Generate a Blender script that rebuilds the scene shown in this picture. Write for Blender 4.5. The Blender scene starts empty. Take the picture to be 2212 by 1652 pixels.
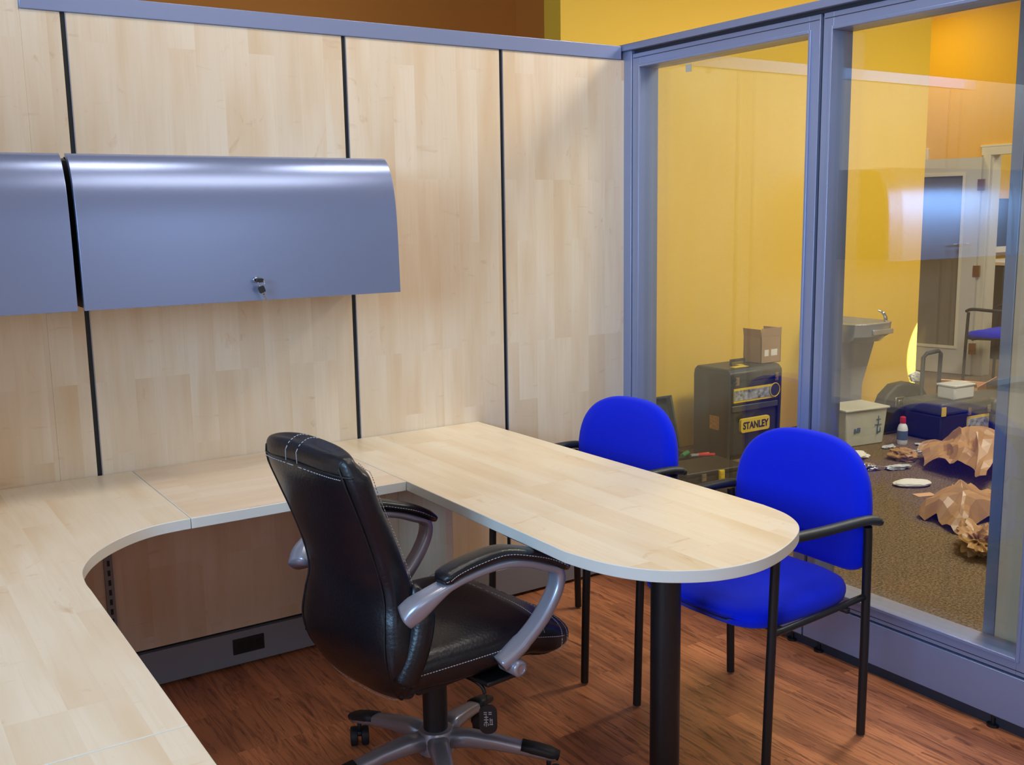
import bpy, bmesh, math, random
from mathutils import Vector, Matrix, noise
random.seed(7)
PI = math.pi
SC = bpy.context.scene
COL = SC.collection
def R(d): return math.radians(d)

# ------------------------------------------------------------------ camera
F_PX = 2226.17
YAW, PIT, ROL = -0.57805, -0.161909, -0.016196
CP = Vector((-3.50451, -3.31723, 1.52128))
fw = Vector((math.sin(-YAW)*math.cos(PIT), math.cos(YAW)*math.cos(PIT), math.sin(PIT)))
rt = fw.cross(Vector((0, 0, 1))).normalized(); up = rt.cross(fw)
r2 = rt*math.cos(ROL)+up*math.sin(ROL); u2 = -rt*math.sin(ROL)+up*math.cos(ROL)
cam = bpy.data.cameras.new('camera'); cam.sensor_width = 36; cam.sensor_fit = 'HORIZONTAL'
cam.lens = F_PX/2212*36; cam.clip_start = 0.02; cam.clip_end = 60
co = bpy.data.objects.new('camera', cam); COL.objects.link(co)
co.matrix_world = Matrix(((r2.x, u2.x, -fw.x, CP.x), (r2.y, u2.y, -fw.y, CP.y), (r2.z, u2.z, -fw.z, CP.z), (0, 0, 0, 1)))
SC.camera = co

# ------------------------------------------------------------------ light
w = bpy.data.worlds.new('world'); SC.world = w; w.use_nodes = True
w.node_tree.nodes['Background'].inputs[0].default_value = (0.55, 0.62, 0.8, 1)
w.node_tree.nodes['Background'].inputs[1].default_value = 0.12
SC.view_settings.view_transform = 'Standard'; SC.view_settings.look = 'None'
SC.view_settings.gamma = 1; SC.view_settings.use_curve_mapping = False
SC.view_settings.exposure = 0.0
def area(name, loc, target, sx, sy, power, col):
    l = bpy.data.lights.new(name, 'AREA'); l.shape = 'RECTANGLE'; l.size = sx; l.size_y = sy
    l.energy = power; l.color = col
    o = bpy.data.objects.new(name, l); COL.objects.link(o); o.location = loc
    o.rotation_euler = (Vector(target)-Vector(loc)).to_track_quat('-Z', 'Y').to_euler()
    return o
COOL = (0.36, 0.64, 1.0); NEUT = (1.0, 0.93, 0.84); WARM = (1.0, 0.86, 0.66)
# daylight windows of the open office, left of and behind the photographer
area('window_light', (-7.4, -3.9, 2.45), (-1.4, -0.6, 1.2), 2.0, 1.5, 235, COOL)
area('window_light', (-4.6, -6.7, 2.3), (-2.2, 0, 1.0), 1.5, 1.7, 18, (0.85, 0.85, 1.0))
area('window_light', (-0.9, -6.7, 2.3), (-2.2, 0, 1.0), 1.5, 1.7, 9, (0.70, 0.84, 1.0))
# ceiling fixtures over the workstation
area('ceiling_light', (-2.45, -0.95, 3.36), (-2.45, -0.95, 0), 0.55, 0.5, 8, NEUT)
area('ceiling_light', (-1.30, -0.95, 3.36), (-1.30, -0.95, 0), 0.55, 0.5, 10, NEUT)
area('ceiling_light', (-1.75, -2.3, 3.36), (-1.75, -2.3, 0), 1.5, 0.9, 19, NEUT)
# hallway fixtures
area('ceiling_light', (0.9, -1.0, 3.36), (0.9, -1.0, 0), 1.2, 0.6, 96, NEUT)
area('ceiling_light', (3.2, -0.4, 3.36), (3.2, -0.4, 0), 1.2, 0.6, 82, NEUT)
area('ceiling_light', (4.35, 2.6, 3.36), (4.35, 2.6, 0), 0.4, 0.4, 22, (1.0, 0.82, 0.5))
area('ceiling_light', (6.6, 1.4, 2.9), (6.6, 1.4, 0), 1.0, 0.6, 50, NEUT)

# low sunbeam that catches the corner of the yellow wall
sp = bpy.data.lights.new('sunbeam', 'SPOT'); sp.energy = 5500; sp.spot_size = R(8.5); sp.spot_blend = 0.05; sp.shadow_soft_size = 0.01; sp.color = (1.0, 0.95, 0.86)
so = bpy.data.objects.new('sunbeam', sp); COL.objects.link(so); so.location = (4.9, -2.4, 2.0)
so.rotation_euler = (Vector((3.695, 1.6, 0.42))-so.location).to_track_quat('-Z', 'Y').to_euler()

# ------------------------------------------------------------------ materials
def newmat(name):
    m = bpy.data.materials.new(name); m.use_nodes = True
    return m, m.node_tree, m.node_tree.nodes['Principled BSDF']
def srgb(r, g, b):
    f = lambda c: (c/255/12.92) if c/255 <= 0.04045 else ((c/255+0.055)/1.055)**2.4
    return (f(r), f(g), f(b), 1)
def plain(name, col, rough=0.5, metal=0.0, bump=0.0, bscale=200, spec=0.5, var=0.0, vscale=20, coat=0.0, sheen=0.0):
    m, nt, b = newmat(name)
    b.inputs['Base Color'].default_value = col; b.inputs['Roughness'].default_value = rough
    b.inputs['Metallic'].default_value = metal; b.inputs['Specular IOR Level'].default_value = spec
    b.inputs['Coat Weight'].default_value = coat; b.inputs['Sheen Weight'].default_value = sheen
    tc = nt.nodes.new('ShaderNodeTexCoord')
    if bump > 0:
        n = nt.nodes.new('ShaderNodeTexNoise'); n.inputs['Scale'].default_value = bscale
        nt.links.new(tc.outputs['Object'], n.inputs['Vector'])
        bp = nt.nodes.new('ShaderNodeBump'); bp.inputs['Strength'].default_value = bump; bp.inputs['Distance'].default_value = 0.002
        nt.links.new(n.outputs['Fac'], bp.inputs['Height']); nt.links.new(bp.outputs['Normal'], b.inputs['Normal'])
    if var > 0:
        n = nt.nodes.new('ShaderNodeTexNoise'); n.inputs['Scale'].default_value = vscale; n.inputs['Detail'].default_value = 4
        nt.links.new(tc.outputs['Object'], n.inputs['Vector'])
        r = nt.nodes.new('ShaderNodeValToRGB'); c = Vector(col[:3])
        r.color_ramp.elements[0].position = 0.3; r.color_ramp.elements[1].position = 0.7
        r.color_ramp.elements[0].color = (*(c*(1-var)), 1); r.color_ramp.elements[1].color = (*[min(1, x*(1+var)) for x in c], 1)
        nt.links.new(n.outputs['Fac'], r.inputs['Fac']); nt.links.new(r.outputs['Color'], b.inputs['Base Color'])
    return m
def math_node(nt, op, a, b=None):
    n = nt.nodes.new('ShaderNodeMath'); n.operation = op
    for i, v in enumerate((a, b)):
        if v is None: continue
        if isinstance(v, (int, float)): n.inputs[i].default_value = v
        else: nt.links.new(v, n.inputs[i])
    return n.outputs[0]
def mixc(nt, fac, a, b, mode='MIX'):
    n = nt.nodes.new('ShaderNodeMix'); n.data_type = 'RGBA'; n.blend_type = mode
    for s, v in ((n.inputs[0], fac), (n.inputs[6], a), (n.inputs[7], b)):
        if isinstance(v, (int, float, tuple)): s.default_value = v
        else: nt.links.new(v, s)
    return n.outputs[2]
def ramp(nt, src, p0, p1, c0=(0, 0, 0, 1), c1=(1, 1, 1, 1)):
    r = nt.nodes.new('ShaderNodeValToRGB'); r.color_ramp.elements[0].position = p0; r.color_ramp.elements[1].position = p1
    r.color_ramp.elements[0].color = c0; r.color_ramp.elements[1].color = c1
    nt.links.new(src, r.inputs['Fac']); return r.outputs['Color']
def grain_vec(nt, order):
    tc = nt.nodes.new('ShaderNodeTexCoord'); s = nt.nodes.new('ShaderNodeSeparateXYZ'); c = nt.nodes.new('ShaderNodeCombineXYZ')
    nt.links.new(tc.outputs['Object'], s.inputs[0])
    for i, k in enumerate(order): nt.links.new(s.outputs[k], c.inputs[i])
    return c.outputs[0]
def tex(nt, kind, vec, scale=(1, 1, 1), off=(0, 0, 0), **kw):
    mp = nt.nodes.new('ShaderNodeMapping'); mp.inputs['Scale'].default_value = scale; mp.inputs['Location'].default_value = off
    nt.links.new(vec, mp.inputs[0]); n = nt.nodes.new(kind); nt.links.new(mp.outputs[0], n.inputs['Vector'])
    for k, v in kw.items():
        if k in n.inputs: n.inputs[k].default_value = v
    return n
def maple(name, order, base=(230, 213, 184), rough=0.42, stave=(0.62, 0.085), sc_=0.65):
    """maple laminate; first coordinate of 'order' runs along the grain"""
    m, nt, b = newmat(name); v = grain_vec(nt, order)
    br = tex(nt, 'ShaderNodeTexBrick', v, off=(0.21, 0.03, 0)); br.offset = 0.37; br.offset_frequency = 3; br.squash = 1
    br.inputs['Scale'].default_value = 1; br.inputs['Brick Width'].default_value = stave[0]; br.inputs['Row Height'].default_value = stave[1]
    br.inputs['Mortar Size'].default_value = 0; br.inputs['Color1'].default_value = (0, 0, 0, 1); br.inputs['Color2'].default_value = (1, 1, 1, 1)
    off = nt.nodes.new('ShaderNodeVectorMath'); off.operation = 'MULTIPLY_ADD'; off.inputs[1].default_value = (3, 3, 3)
    nt.links.new(br.outputs['Color'], off.inputs[0]); nt.links.new(v, off.inputs[2]); vo = off.outputs[0]
    big = tex(nt, 'ShaderNodeTexNoise', vo, (1.4, 9, 1.2), (3, 1, 2), Scale=1, Detail=3)
    fine = tex(nt, 'ShaderNodeTexNoise', vo, (4, 110, 110), Scale=1, Detail=4, Roughness=0.6, Distortion=0.5)
    knot = tex(nt, 'ShaderNodeTexNoise', vo, (7.0, 11, 9), (7, 4, 1), Scale=1.0, Detail=4, Roughness=0.6, Distortion=1.2)
    dash = tex(nt, 'ShaderNodeTexNoise', vo, (34, 7, 9), (2, 5, 1), Scale=1.0, Detail=3, Roughness=0.5, Distortion=0.6)
    B = Vector(srgb(*base)[:3]); dk = Vector(srgb(base[0]-13, base[1]-23, base[2]-34)[:3]); lt = Vector(srgb(min(255, base[0]+5), base[1]+8, base[2]+12)[:3])
    c = mixc(nt, math_node(nt, 'MULTIPLY', br.outputs['Color'], sc_), (*lt, 1), (*(B*0.93), 1))
    c = mixc(nt, ramp(nt, big.outputs['Fac'], 0.42, 0.80), c, (*dk, 1))
    c = mixc(nt, ramp(nt, fine.outputs['Fac'], 0.48, 0.85, (0, 0, 0, 1), (0.40, 0.40, 0.40, 1)), c, (*dk, 1))
    c = mixc(nt, ramp(nt, dash.outputs['Fac'], 0.66, 0.80, (0, 0, 0, 1), (0.45, 0.45, 0.45, 1)), c, srgb(base[0]-34, base[1]-54, base[2]-70))
    c = mixc(nt, ramp(nt, knot.outputs['Fac'], 0.65, 0.79, (0, 0, 0, 1), (0.6, 0.6, 0.6, 1)), c, srgb(base[0]-34, base[1]-60, base[2]-82))
    nt.links.new(c, b.inputs['Base Color']); b.inputs['Roughness'].default_value = rough
    return m
M = {}
M['maple_v'] = maple('maple_upright', (2, 0, 1), base=(233, 212, 182))
M['maple_vy'] = maple('maple_upright_side', (2, 1, 0))
M['maple_door'] = maple('maple_door_leaf', (2, 1, 0), base=(240, 208, 186))
M['maple_x'] = maple('maple_lengthwise', (0, 1, 2), base=(236, 214, 188), rough=0.34, sc_=0.28)
M['maple_y'] = maple('maple_crosswise', (1, 0, 2), base=(238, 220, 192), rough=0.34, sc_=0.28, stave=(0.7, 0.095))
M['edge'] = plain('edge_banding', srgb(226, 224, 214), 0.35)
M['paint'] = plain('silver_paint', srgb(142, 154, 190), 0.32, 0.35, bump=0.06, bscale=900)
M['cab'] = plain('silver_blue_paint', srgb(142, 156, 194), 0.24, 0.55, bump=0.05, bscale=900)
M['cab_in'] = plain('cabinet_carcass', srgb(40, 42, 48), 0.6)
M['black'] = plain('black_channel', srgb(22, 24, 26), 0.5)
M['gasket'] = plain('dark_gasket', srgb(45, 48, 60), 0.6)
M['raceway'] = plain('raceway_grey', srgb(140, 142, 148), 0.5)
M['outlet'] = plain('outlet_black', srgb(30, 30, 32), 0.5)
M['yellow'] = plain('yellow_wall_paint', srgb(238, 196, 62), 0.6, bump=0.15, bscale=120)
M['yellow_dim'] = plain('dimmed_yellow_wall_paint', srgb(232, 150, 62), 0.7)  # yellow wall shifted to orange, the dimness of the recess put into its colour
M['amber'] = plain('amber_wall_paint', srgb(242, 182, 22), 0.65, bump=0.15, bscale=120)
M['ceil'] = plain('ceiling_tile', srgb(225, 222, 212), 0.9, bump=0.3, bscale=60)
M['plaster'] = plain('office_wall_paint', srgb(214, 208, 198), 0.8)
M['white_trim'] = plain('cream_trim_paint', srgb(226, 218, 196), 0.5)
M['door'] = plain('grey_door_paint', srgb(205, 200, 190), 0.45)
M['brass'] = plain('brass', srgb(176, 128, 60), 0.35, 0.9)
M['blkmetal'] = plain('black_metal', srgb(20, 21, 24), 0.42)
M['blkplast'] = plain('black_plastic', srgb(30, 34, 40), 0.5)
M['blue'] = plain('blue_fabric', srgb(0, 34, 224), 0.85, bump=0.5, bscale=700, spec=0.15, sheen=0.1)
M['leather'] = plain('black_leather', srgb(13, 18, 27), 0.34, bump=0.35, bscale=130, spec=0.55)
M['leather_d'] = plain('black_leather_matte', srgb(15, 17, 20), 0.5, bump=0.3, bscale=200)
M['thread'] = plain('white_thread', srgb(180, 185, 195), 0.7)
M['silver'] = plain('silver_plastic', srgb(168, 170, 184), 0.3, 0.55)
M['chrome'] = plain('chrome', srgb(205, 205, 205), 0.16, 1.0)
M['steel'] = plain('stainless_steel', srgb(168, 172, 182), 0.25, 0.6, var=0.08, vscale=12)
M['steel_d'] = plain('grey_cooler_enamel', srgb(160, 160, 165), 0.45, 0.2)
M['tool'] = plain('charcoal_tool_plastic', srgb(34, 38, 40), 0.42, bump=0.2, bscale=150)
M['tool2'] = plain('navy_tool_plastic', srgb(18, 20, 25), 0.5, bump=0.2, bscale=150)
M['tool3'] = plain('grey_tool_plastic', srgb(62, 66, 66), 0.42)
M['tray'] = plain('green_tray_plastic', srgb(38, 56, 46), 0.5)
M['tyel'] = plain('yellow_plastic', srgb(232, 200, 20), 0.45)
M['red'] = plain('red_plastic', srgb(200, 30, 40), 0.4)
M['green'] = plain('green_plastic', srgb(40, 130, 80), 0.4)
M['card'] = plain('cardboard', srgb(160, 128, 96), 0.85, var=0.08, vscale=9)
M['card_l'] = plain('pale_cardboard', srgb(214, 168, 126), 0.8)
M['kraft'] = plain('kraft_paper', srgb(180, 138, 88), 0.36, var=0.18, vscale=5)
M['white'] = plain('white_plastic', srgb(232, 232, 232), 0.4)
M['paper'] = plain('white_paper', srgb(225, 222, 216), 0.8)
M['crate'] = plain('grey_crate_plastic', srgb(196, 194, 180), 0.5, var=0.06, vscale=10)
M['ink'] = plain('dark_print', srgb(24, 28, 30), 0.6)
M['bluegrey'] = plain('faded_blue_print', srgb(80, 100, 130), 0.6)
M['photo'] = plain('label_photo_print', srgb(150, 155, 158), 0.4, var=0.8, vscale=38)
M['sticker'] = plain('brown_sticker', srgb(190, 140, 70), 0.6, var=0.35, vscale=60)
M['clear'] = plain('milky_clear_plastic', srgb(205, 208, 214), 0.25)
M['dglass'] = plain('dark_window_glass', srgb(26, 48, 62), 0.1)
M['dpane'] = plain('frosted_door_pane', srgb(120, 108, 84), 0.35)
def floor_mat():
    m, nt, b = newmat('red_brown_laminate'); v = grain_vec(nt, (1, 0, 2))
    br = tex(nt, 'ShaderNodeTexBrick', v, off=(0.1, 0.02, 0)); br.offset = 0.42; br.offset_frequency = 2
    br.inputs['Scale'].default_value = 1; br.inputs['Brick Width'].default_value = 0.46; br.inputs['Row Height'].default_value = 0.068
    br.inputs['Mortar Size'].default_value = 0; br.inputs['Color1'].default_value = (0, 0, 0, 1); br.inputs['Color2'].default_value = (1, 1, 1, 1)
    # push the grain by plank
    off = nt.nodes.new('ShaderNodeVectorMath'); off.operation = 'ADD'; nt.links.new(v, off.inputs[0])
    sc = nt.nodes.new('ShaderNodeVectorMath'); sc.operation = 'SCALE'; nt.links.new(br.outputs['Color'], sc.inputs[0]); sc.inputs['Scale'].default_value = 5
    nt.links.new(sc.outputs[0], off.inputs[1])
    g = tex(nt, 'ShaderNodeTexNoise', off.outputs[0], (2.3, 20, 1), Scale=1, Detail=9, Roughness=0.66, Distortion=3.0)
    g2 = tex(nt, 'ShaderNodeTexNoise', off.outputs[0], (6, 170, 1), Scale=1, Detail=3)
    c = mixc(nt, br.outputs['Color'], srgb(224, 142, 94), srgb(178, 110, 74))
    c = mixc(nt, ramp(nt, g.outputs['Fac'], 0.49, 0.68), c, srgb(118, 66, 44))
    c = mixc(nt, ramp(nt, g2.outputs['Fac'], 0.52, 0.75, (0, 0, 0, 1), (0.6, 0.6, 0.6, 1)), c, srgb(122, 72, 48))
    nt.links.new(c, b.inputs['Base Color']); b.inputs['Roughness'].default_value = 0.34
    b.inputs['Specular IOR Level'].default_value = 0.45
    return m
M['floor'] = floor_mat()
def carpet_mat():
    m, nt, b = newmat('brown_carpet'); v = grain_vec(nt, (0, 1, 2))
    n = tex(nt, 'ShaderNodeTexNoise', v, Scale=95, Detail=3, Roughness=0.8)
    n2 = tex(nt, 'ShaderNodeTexNoise', v, Scale=6, Detail=3)
    c = mixc(nt, ramp(nt, n.outputs['Fac'], 0.38, 0.62), srgb(66, 54, 40), srgb(150, 128, 102))
    c = mixc(nt, math_node(nt, 'MULTIPLY', n2.outputs['Fac'], 0.4), c, srgb(92, 74, 50))
    nt.links.new(c, b.inputs['Base Color']); b.inputs['Roughness'].default_value = 0.95; b.inputs['Specular IOR Level'].default_value = 0.1
    bp = nt.nodes.new('ShaderNodeBump'); bp.inputs['Strength'].default_value = 0.6; bp.inputs['Distance'].default_value = 0.004
    nt.links.new(n.outputs['Fac'], bp.inputs['Height']); nt.links.new(bp.outputs['Normal'], b.inputs['Normal'])
    return m
M['carpet'] = carpet_mat()
def glass_mat():
    m = bpy.data.materials.new('clear_glass'); m.use_nodes = True; nt = m.node_tree
    nt.nodes.clear(); out = nt.nodes.new('ShaderNodeOutputMaterial'); mx = nt.nodes.new('ShaderNodeMixShader')
    t = nt.nodes.new('ShaderNodeBsdfTransparent'); t.inputs[0].default_value = (0.965, 0.982, 0.96, 1)
    g = nt.nodes.new('ShaderNodeBsdfGlossy'); g.inputs['Roughness'].default_value = 0.0
    lw = nt.nodes.new('ShaderNodeLayerWeight'); lw.inputs['Blend'].default_value = 0.5
    p = math_node(nt, 'POWER', lw.outputs['Facing'], 5.0); f = math_node(nt, 'ADD', math_node(nt, 'MULTIPLY', p, 0.93), 0.072)
    nt.links.new(f, mx.inputs[0]); nt.links.new(t.outputs[0], mx.inputs[1]); nt.links.new(g.outputs[0], mx.inputs[2])
    nt.links.new(mx.outputs[0], out.inputs[0]); return m
M['glass'] = glass_mat()

# ------------------------------------------------------------------ mesh helpers
def link(name, bm, mat, parent=None, bevel=0.0, smooth=False, sub=0, seg=2, ang=35):
    bmesh.ops.recalc_face_normals(bm, faces=bm.faces)
    me = bpy.data.meshes.new(name); bm.to_mesh(me); bm.free()
    mats = mat if isinstance(mat, (list, tuple)) else [mat]
    for x in mats: me.materials.append(x)
    o = bpy.data.objects.new(name, me); COL.objects.link(o)
    if parent: o.parent = parent
    if bevel > 0:
        b = o.modifiers.new('bevel', 'BEVEL'); b.width = bevel; b.segments = seg; b.limit_method = 'ANGLE'; b.angle_limit = R(ang)
    if sub:
        s = o.modifiers.new('sub', 'SUBSURF'); s.levels = sub; s.render_levels = sub
    if smooth or bevel > 0 or sub:
        for p in me.polygons: p.use_smooth = True
        if not sub and not smooth:
            try: me.set_sharp_from_angle(angle=R(40))
            except Exception: pass
        elif smooth == 'auto':
            me.set_sharp_from_angle(angle=R(50))
    return o
def box(bm, x0, x1, y0, y1, z0, z1, mi=0, mat=None):
    vs = [bm.verts.new((x, y, z)) for x in (x0, x1) for y in (y0, y1) for z in (z0, z1)]
    fs = [(0, 1, 3, 2), (4, 6, 7, 5), (0, 4, 5, 1), (2, 3, 7, 6), (0, 2, 6, 4), (1, 5, 7, 3)]
    for f in fs:
        fc = bm.faces.new([vs[i] for i in f]); fc.material_index = mi
    if mat is not None:
        for v in vs: v.co = mat @ v.co
    return vs
def bx(*a, **k):
    bm = bmesh.new(); box(bm, *a, **k); return bm
def prism(bm, pts, a0, a1, axis='Z', mi=0):
    def P(p, a):
        if axis == 'Z': return (p[0], p[1], a)
        if axis == 'X': return (a, p[0], p[1])
        return (p[0], a, p[1])
    A = [bm.verts.new(P(p, a0)) for p in pts]; B = [bm.verts.new(P(p, a1)) for p in pts]; n = len(pts)
    fs = [bm.faces.new(A), bm.faces.new(B)]
    for i in range(n): fs.append(bm.faces.new((A[i], A[(i+1) % n], B[(i+1) % n], B[i])))
    for f in fs: f.material_index = mi
    return A+B
def sweep(bm, pts, rad, n=12, sec=None, cap=True, ups=None, mi=0):
    """tube along pts; rad a number, list, or list of (side, normal) radii"""
    pts = [Vector(p) for p in pts]; rings = []; N = len(pts)
    prev = None
    for i, p in enumerate(pts):
        t = (pts[min(i+1, N-1)]-pts[max(i-1, 0)]).normalized()
        if ups is not None:
            s = Vector(ups); nrm = t.cross(s).normalized(); s = nrm.cross(t).normalized()
        else:
            if prev is None:
                a = Vector((0, 0, 1)) if abs(t.z) < 0.9 else Vector((1, 0, 0))
                s = t.cross(a).normalized()
            else:
                s = (prev-t*prev.dot(t)).normalized()
            prev = s; nrm = t.cross(s).normalized()
        r = rad[i] if isinstance(rad, list) else rad
        ra, rb = r if isinstance(r, tuple) else (r, r)
        ring = []
        for k in range(n):
            th = 2*PI*k/n; cx, cy = math.cos(th), math.sin(th)
            if sec: e = 2/sec; cx = math.copysign(abs(cx)**e, cx); cy = math.copysign(abs(cy)**e, cy)
            ring.append(bm.verts.new(p+s*cx*ra+nrm*cy*rb))
        rings.append(ring)
    fs = []
    for a, b in zip(rings, rings[1:]):
        for k in range(n): fs.append(bm.faces.new((a[k], a[(k+1) % n], b[(k+1) % n], b[k])))
    if cap: fs.append(bm.faces.new(rings[0])); fs.append(bm.faces.new(rings[-1]))
    for f in fs: f.material_index = mi
    return rings
def tube(*a, **k):
    bm = bmesh.new(); sweep(bm, *a, **k); return bm
def spline(pts, n=8, closed=False):
    """Catmull-Rom through pts"""
    pts = [Vector(p) for p in pts]; out = []; N = len(pts)
    for i in range(N-1):
        p0 = pts[max(i-1, 0)]; p1 = pts[i]; p2 = pts[i+1]; p3 = pts[min(i+2, N-1)]
        for k in range(n):
            t = k/n
            out.append(0.5*((2*p1)+(-p0+p2)*t+(2*p0-5*p1+4*p2-p3)*t*t+(-p0+3*p1-3*p2+p3)*t**3))
    out.append(pts[-1]); return out
def lathe(bm, prof, n=24, c=(0, 0, 0), mi=0, mat=None):
    rings = []
    for r, z in prof:
        rings.append([bm.verts.new((c[0]+r*math.cos(2*PI*k/n), c[1]+r*math.sin(2*PI*k/n), c[2]+z)) for k in range(n)])
    fs = []
    for a, b in zip(rings, rings[1:]):
        for k in range(n): fs.append(bm.faces.new((a[k], a[(k+1) % n], b[(k+1) % n], b[k])))
    fs.append(bm.faces.new(rings[0])); fs.append(bm.faces.new(rings[-1]))
    for f in fs: f.material_index = mi
    if mat is not None:
        for r in rings:
            for v in r: v.co = mat @ v.co
def tag(o, label=None, cat=None, group=None, kind=None):
    if label: o['label'] = label
    if cat: o['category'] = cat
    if group: o['group'] = group
    if kind: o['kind'] = kind
    return o
def empty(name, loc, rz=0, label=None, cat=None, group=None):
    o = bpy.data.objects.new(name, None); COL.objects.link(o); o.location = loc; o.rotation_euler = (0, 0, rz)
    o.empty_display_size = 0.1
    return tag(o, label, cat, group)
def struct(name, bm, mat, **k):
    o = link(name, bm, mat, **k); o['kind'] = 'structure'; return o
def copy_tree(o, parent=None):
    c = o.copy(); COL.objects.link(c); c.parent = parent
    for ch in o.children: copy_tree(ch, c)
    return c
def text_mesh(txt, size, depth, mat, name, parent, loc, rot, xscale=1.0):
    cu = bpy.data.curves.new('t', 'FONT'); cu.body = txt; cu.size = size; cu.extrude = depth; cu.align_x = 'CENTER'; cu.align_y = 'CENTER'
    cu.offset = size*0.02
    to = bpy.data.objects.new('t', cu); COL.objects.link(to); bpy.context.view_layer.update()
    me = bpy.data.meshes.new_from_object(to.evaluated_get(bpy.context.evaluated_depsgraph_get()))
    bpy.data.objects.remove(to); me.name = name; me.materials.clear(); me.materials.append(mat)
    o = bpy.data.objects.new(name, me); COL.objects.link(o); o.parent = parent; o.location = loc; o.rotation_euler = rot; o.scale = (xscale, 1, 1)
    return o
def rrect(cx, cy, w, h, r, n=5):
    pts = []
    for sx, sy, a0 in ((1, 1, 0), (-1, 1, 90), (-1, -1, 180), (1, -1, 270)):
        for k in range(n+1):
            a = R(a0+90*k/n); pts.append((cx+sx*(w/2-r)+r*math.cos(a), cy+sy*(h/2-r)+r*math.sin(a)))
    return pts

# ------------------------------------------------------------------ room shell
GX = -0.78          # office face of the glazed partition
struct('floor', bx(-8.0, -0.73, -7.0, 0.04, -0.06, 0.0), M['floor'])
bm = bmesh.new(); box(bm, -0.73, 8.6, -7.0, 4.2, -0.06, 0.0); box(bm, -8.0, -0.73, 0.04, 4.2, -0.06, 0.0)
struct('floor', bm, M['carpet'])
struct('ceiling', bx(-8, 8.6, -7, 4.2, 3.4, 3.5), M['ceil'])
struct('wall_left', bx(-8.1, -8.0, -7, 4.2, 0, 3.4), M['plaster'])
struct('wall_front', bx(-8, 8.6, -7.1, -7.0, 0, 3.4), M['plaster'])
# yellow hallway wall with its recess further left
struct('wall_hall', bx(0.07, 3.45, 1.6, 1.76, 0, 3.4), M['yellow'])
struct('wall_recess', bx(-8, 0.9, 3.3, 3.4, 0, 3.4), M['yellow_dim'])
struct('wall_recess_side', bx(0.9, 1.0, 1.76, 3.3, 0, 3.4), M['yellow_dim'])  # unseen wall added to keep hall light out of the recess
# far wall with doorway
FX = 5.12
bm = bmesh.new(); box(bm, FX, FX+0.12, 2.12, 4.2, 0, 3.4); box(bm, FX, FX+0.12, -7, 1.22, 0, 3.4); box(bm, FX, FX+0.12, 1.22, 2.12, 1.98, 3.4)
struct('wall_far', bm, M['amber'])
struct('wall_end', bx(3.3, FX, 4.1, 4.2, 0, 3.4), M['amber'])
struct('wall_room_beyond', bx(8.4, 8.5, -1, 4, 0, 3.4), M['yellow'])
struct('wall_room_side', bx(FX+0.12, 8.4, 3.1, 3.2, 0, 3.4), M['yellow'])
bm = bmesh.new()
for (y0, y1, z0, z1) in ((2.11, 2.18, 0, 1.97), (1.15, 1.23, 0, 1.97), (1.13, 2.20, 1.965, 2.035), (1.115, 2.215, 2.035, 2.055)):
    box(bm, FX-0.025, FX, y0, y1, z0, z1)
box(bm, FX, FX+0.12, 2.095, 2.12, 0, 1.97); box(bm, FX, FX+0.12, 1.22, 1.245, 0, 1.97)
struct('trim_1', bm, M['white_trim'], bevel=0.004)
bm = bmesh.new(); box(bm, FX-0.025, FX, 2.74, 2.82, 0, 2.06)
struct('trim_2', bm, M['white_trim'], bevel=0.004)
# open door slab, hinged at the casing, swung towards the wall
dr = empty('door_1', (FX-0.05, 2.165, 0), R(13)); dr['kind'] = 'structure'
bm = bmesh.new()
DH = 1.95
box(bm, -0.022, 0.022, 0, 0.13, 0.01, DH); box(bm, -0.022, 0.022, 0.69, 0.82, 0.01, DH)
box(bm, -0.022, 0.022, 0.13, 0.69, 0.01, 0.24); box(bm, -0.022, 0.022, 0.13, 0.69, DH-0.13, DH)
link('door_leaf', bm, M['door'], dr)
link('door_pane', bx(-0.006, 0.006, 0.15, 0.67, 0.26, DH-0.15), M['dpane'], dr)
bm = bmesh.new()
for a in ((0.13, 0.155, 0.24, DH-0.13), (0.665, 0.69, 0.24, DH-0.13), (0.155, 0.665, 0.24, 0.265), (0.155, 0.665, DH-0.155, DH-0.13)):
    box(bm, -0.032, -0.018, *a)
link('glazing_bead', bm, M['white_trim'], dr)
for z in (1.66, 0.90, 0.2):
    h = link('hinge', bx(-0.03, 0.0, -0.03, 0.025, z, z+0.1), M['brass'], dr)
# room beyond the doorway: dark window and low cabinet
wn = struct('window_3', bx(6.1, 7.8, 3.07, 3.1, 1.10, 1.60), M['dglass'])
link('window_frame', bx(6.05, 7.85, 3.04, 3.1, 1.04, 1.10), M['white_trim'], wn)
t = empty('storage_cabinet', (6.9, 2.80, 0), 0, 'dark low cabinet with pale top seen through the far doorway', 'cabinet')
link('body', bx(-0.7, 0.7, -0.2, 0.2, 0, 0.94), M['blkplast'], t, bevel=0.006)
link('cabinet_top', bx(-0.72, 0.72, -0.22, 0.22, 0.94, 0.975), M['white'], t, bevel=0.004)

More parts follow.
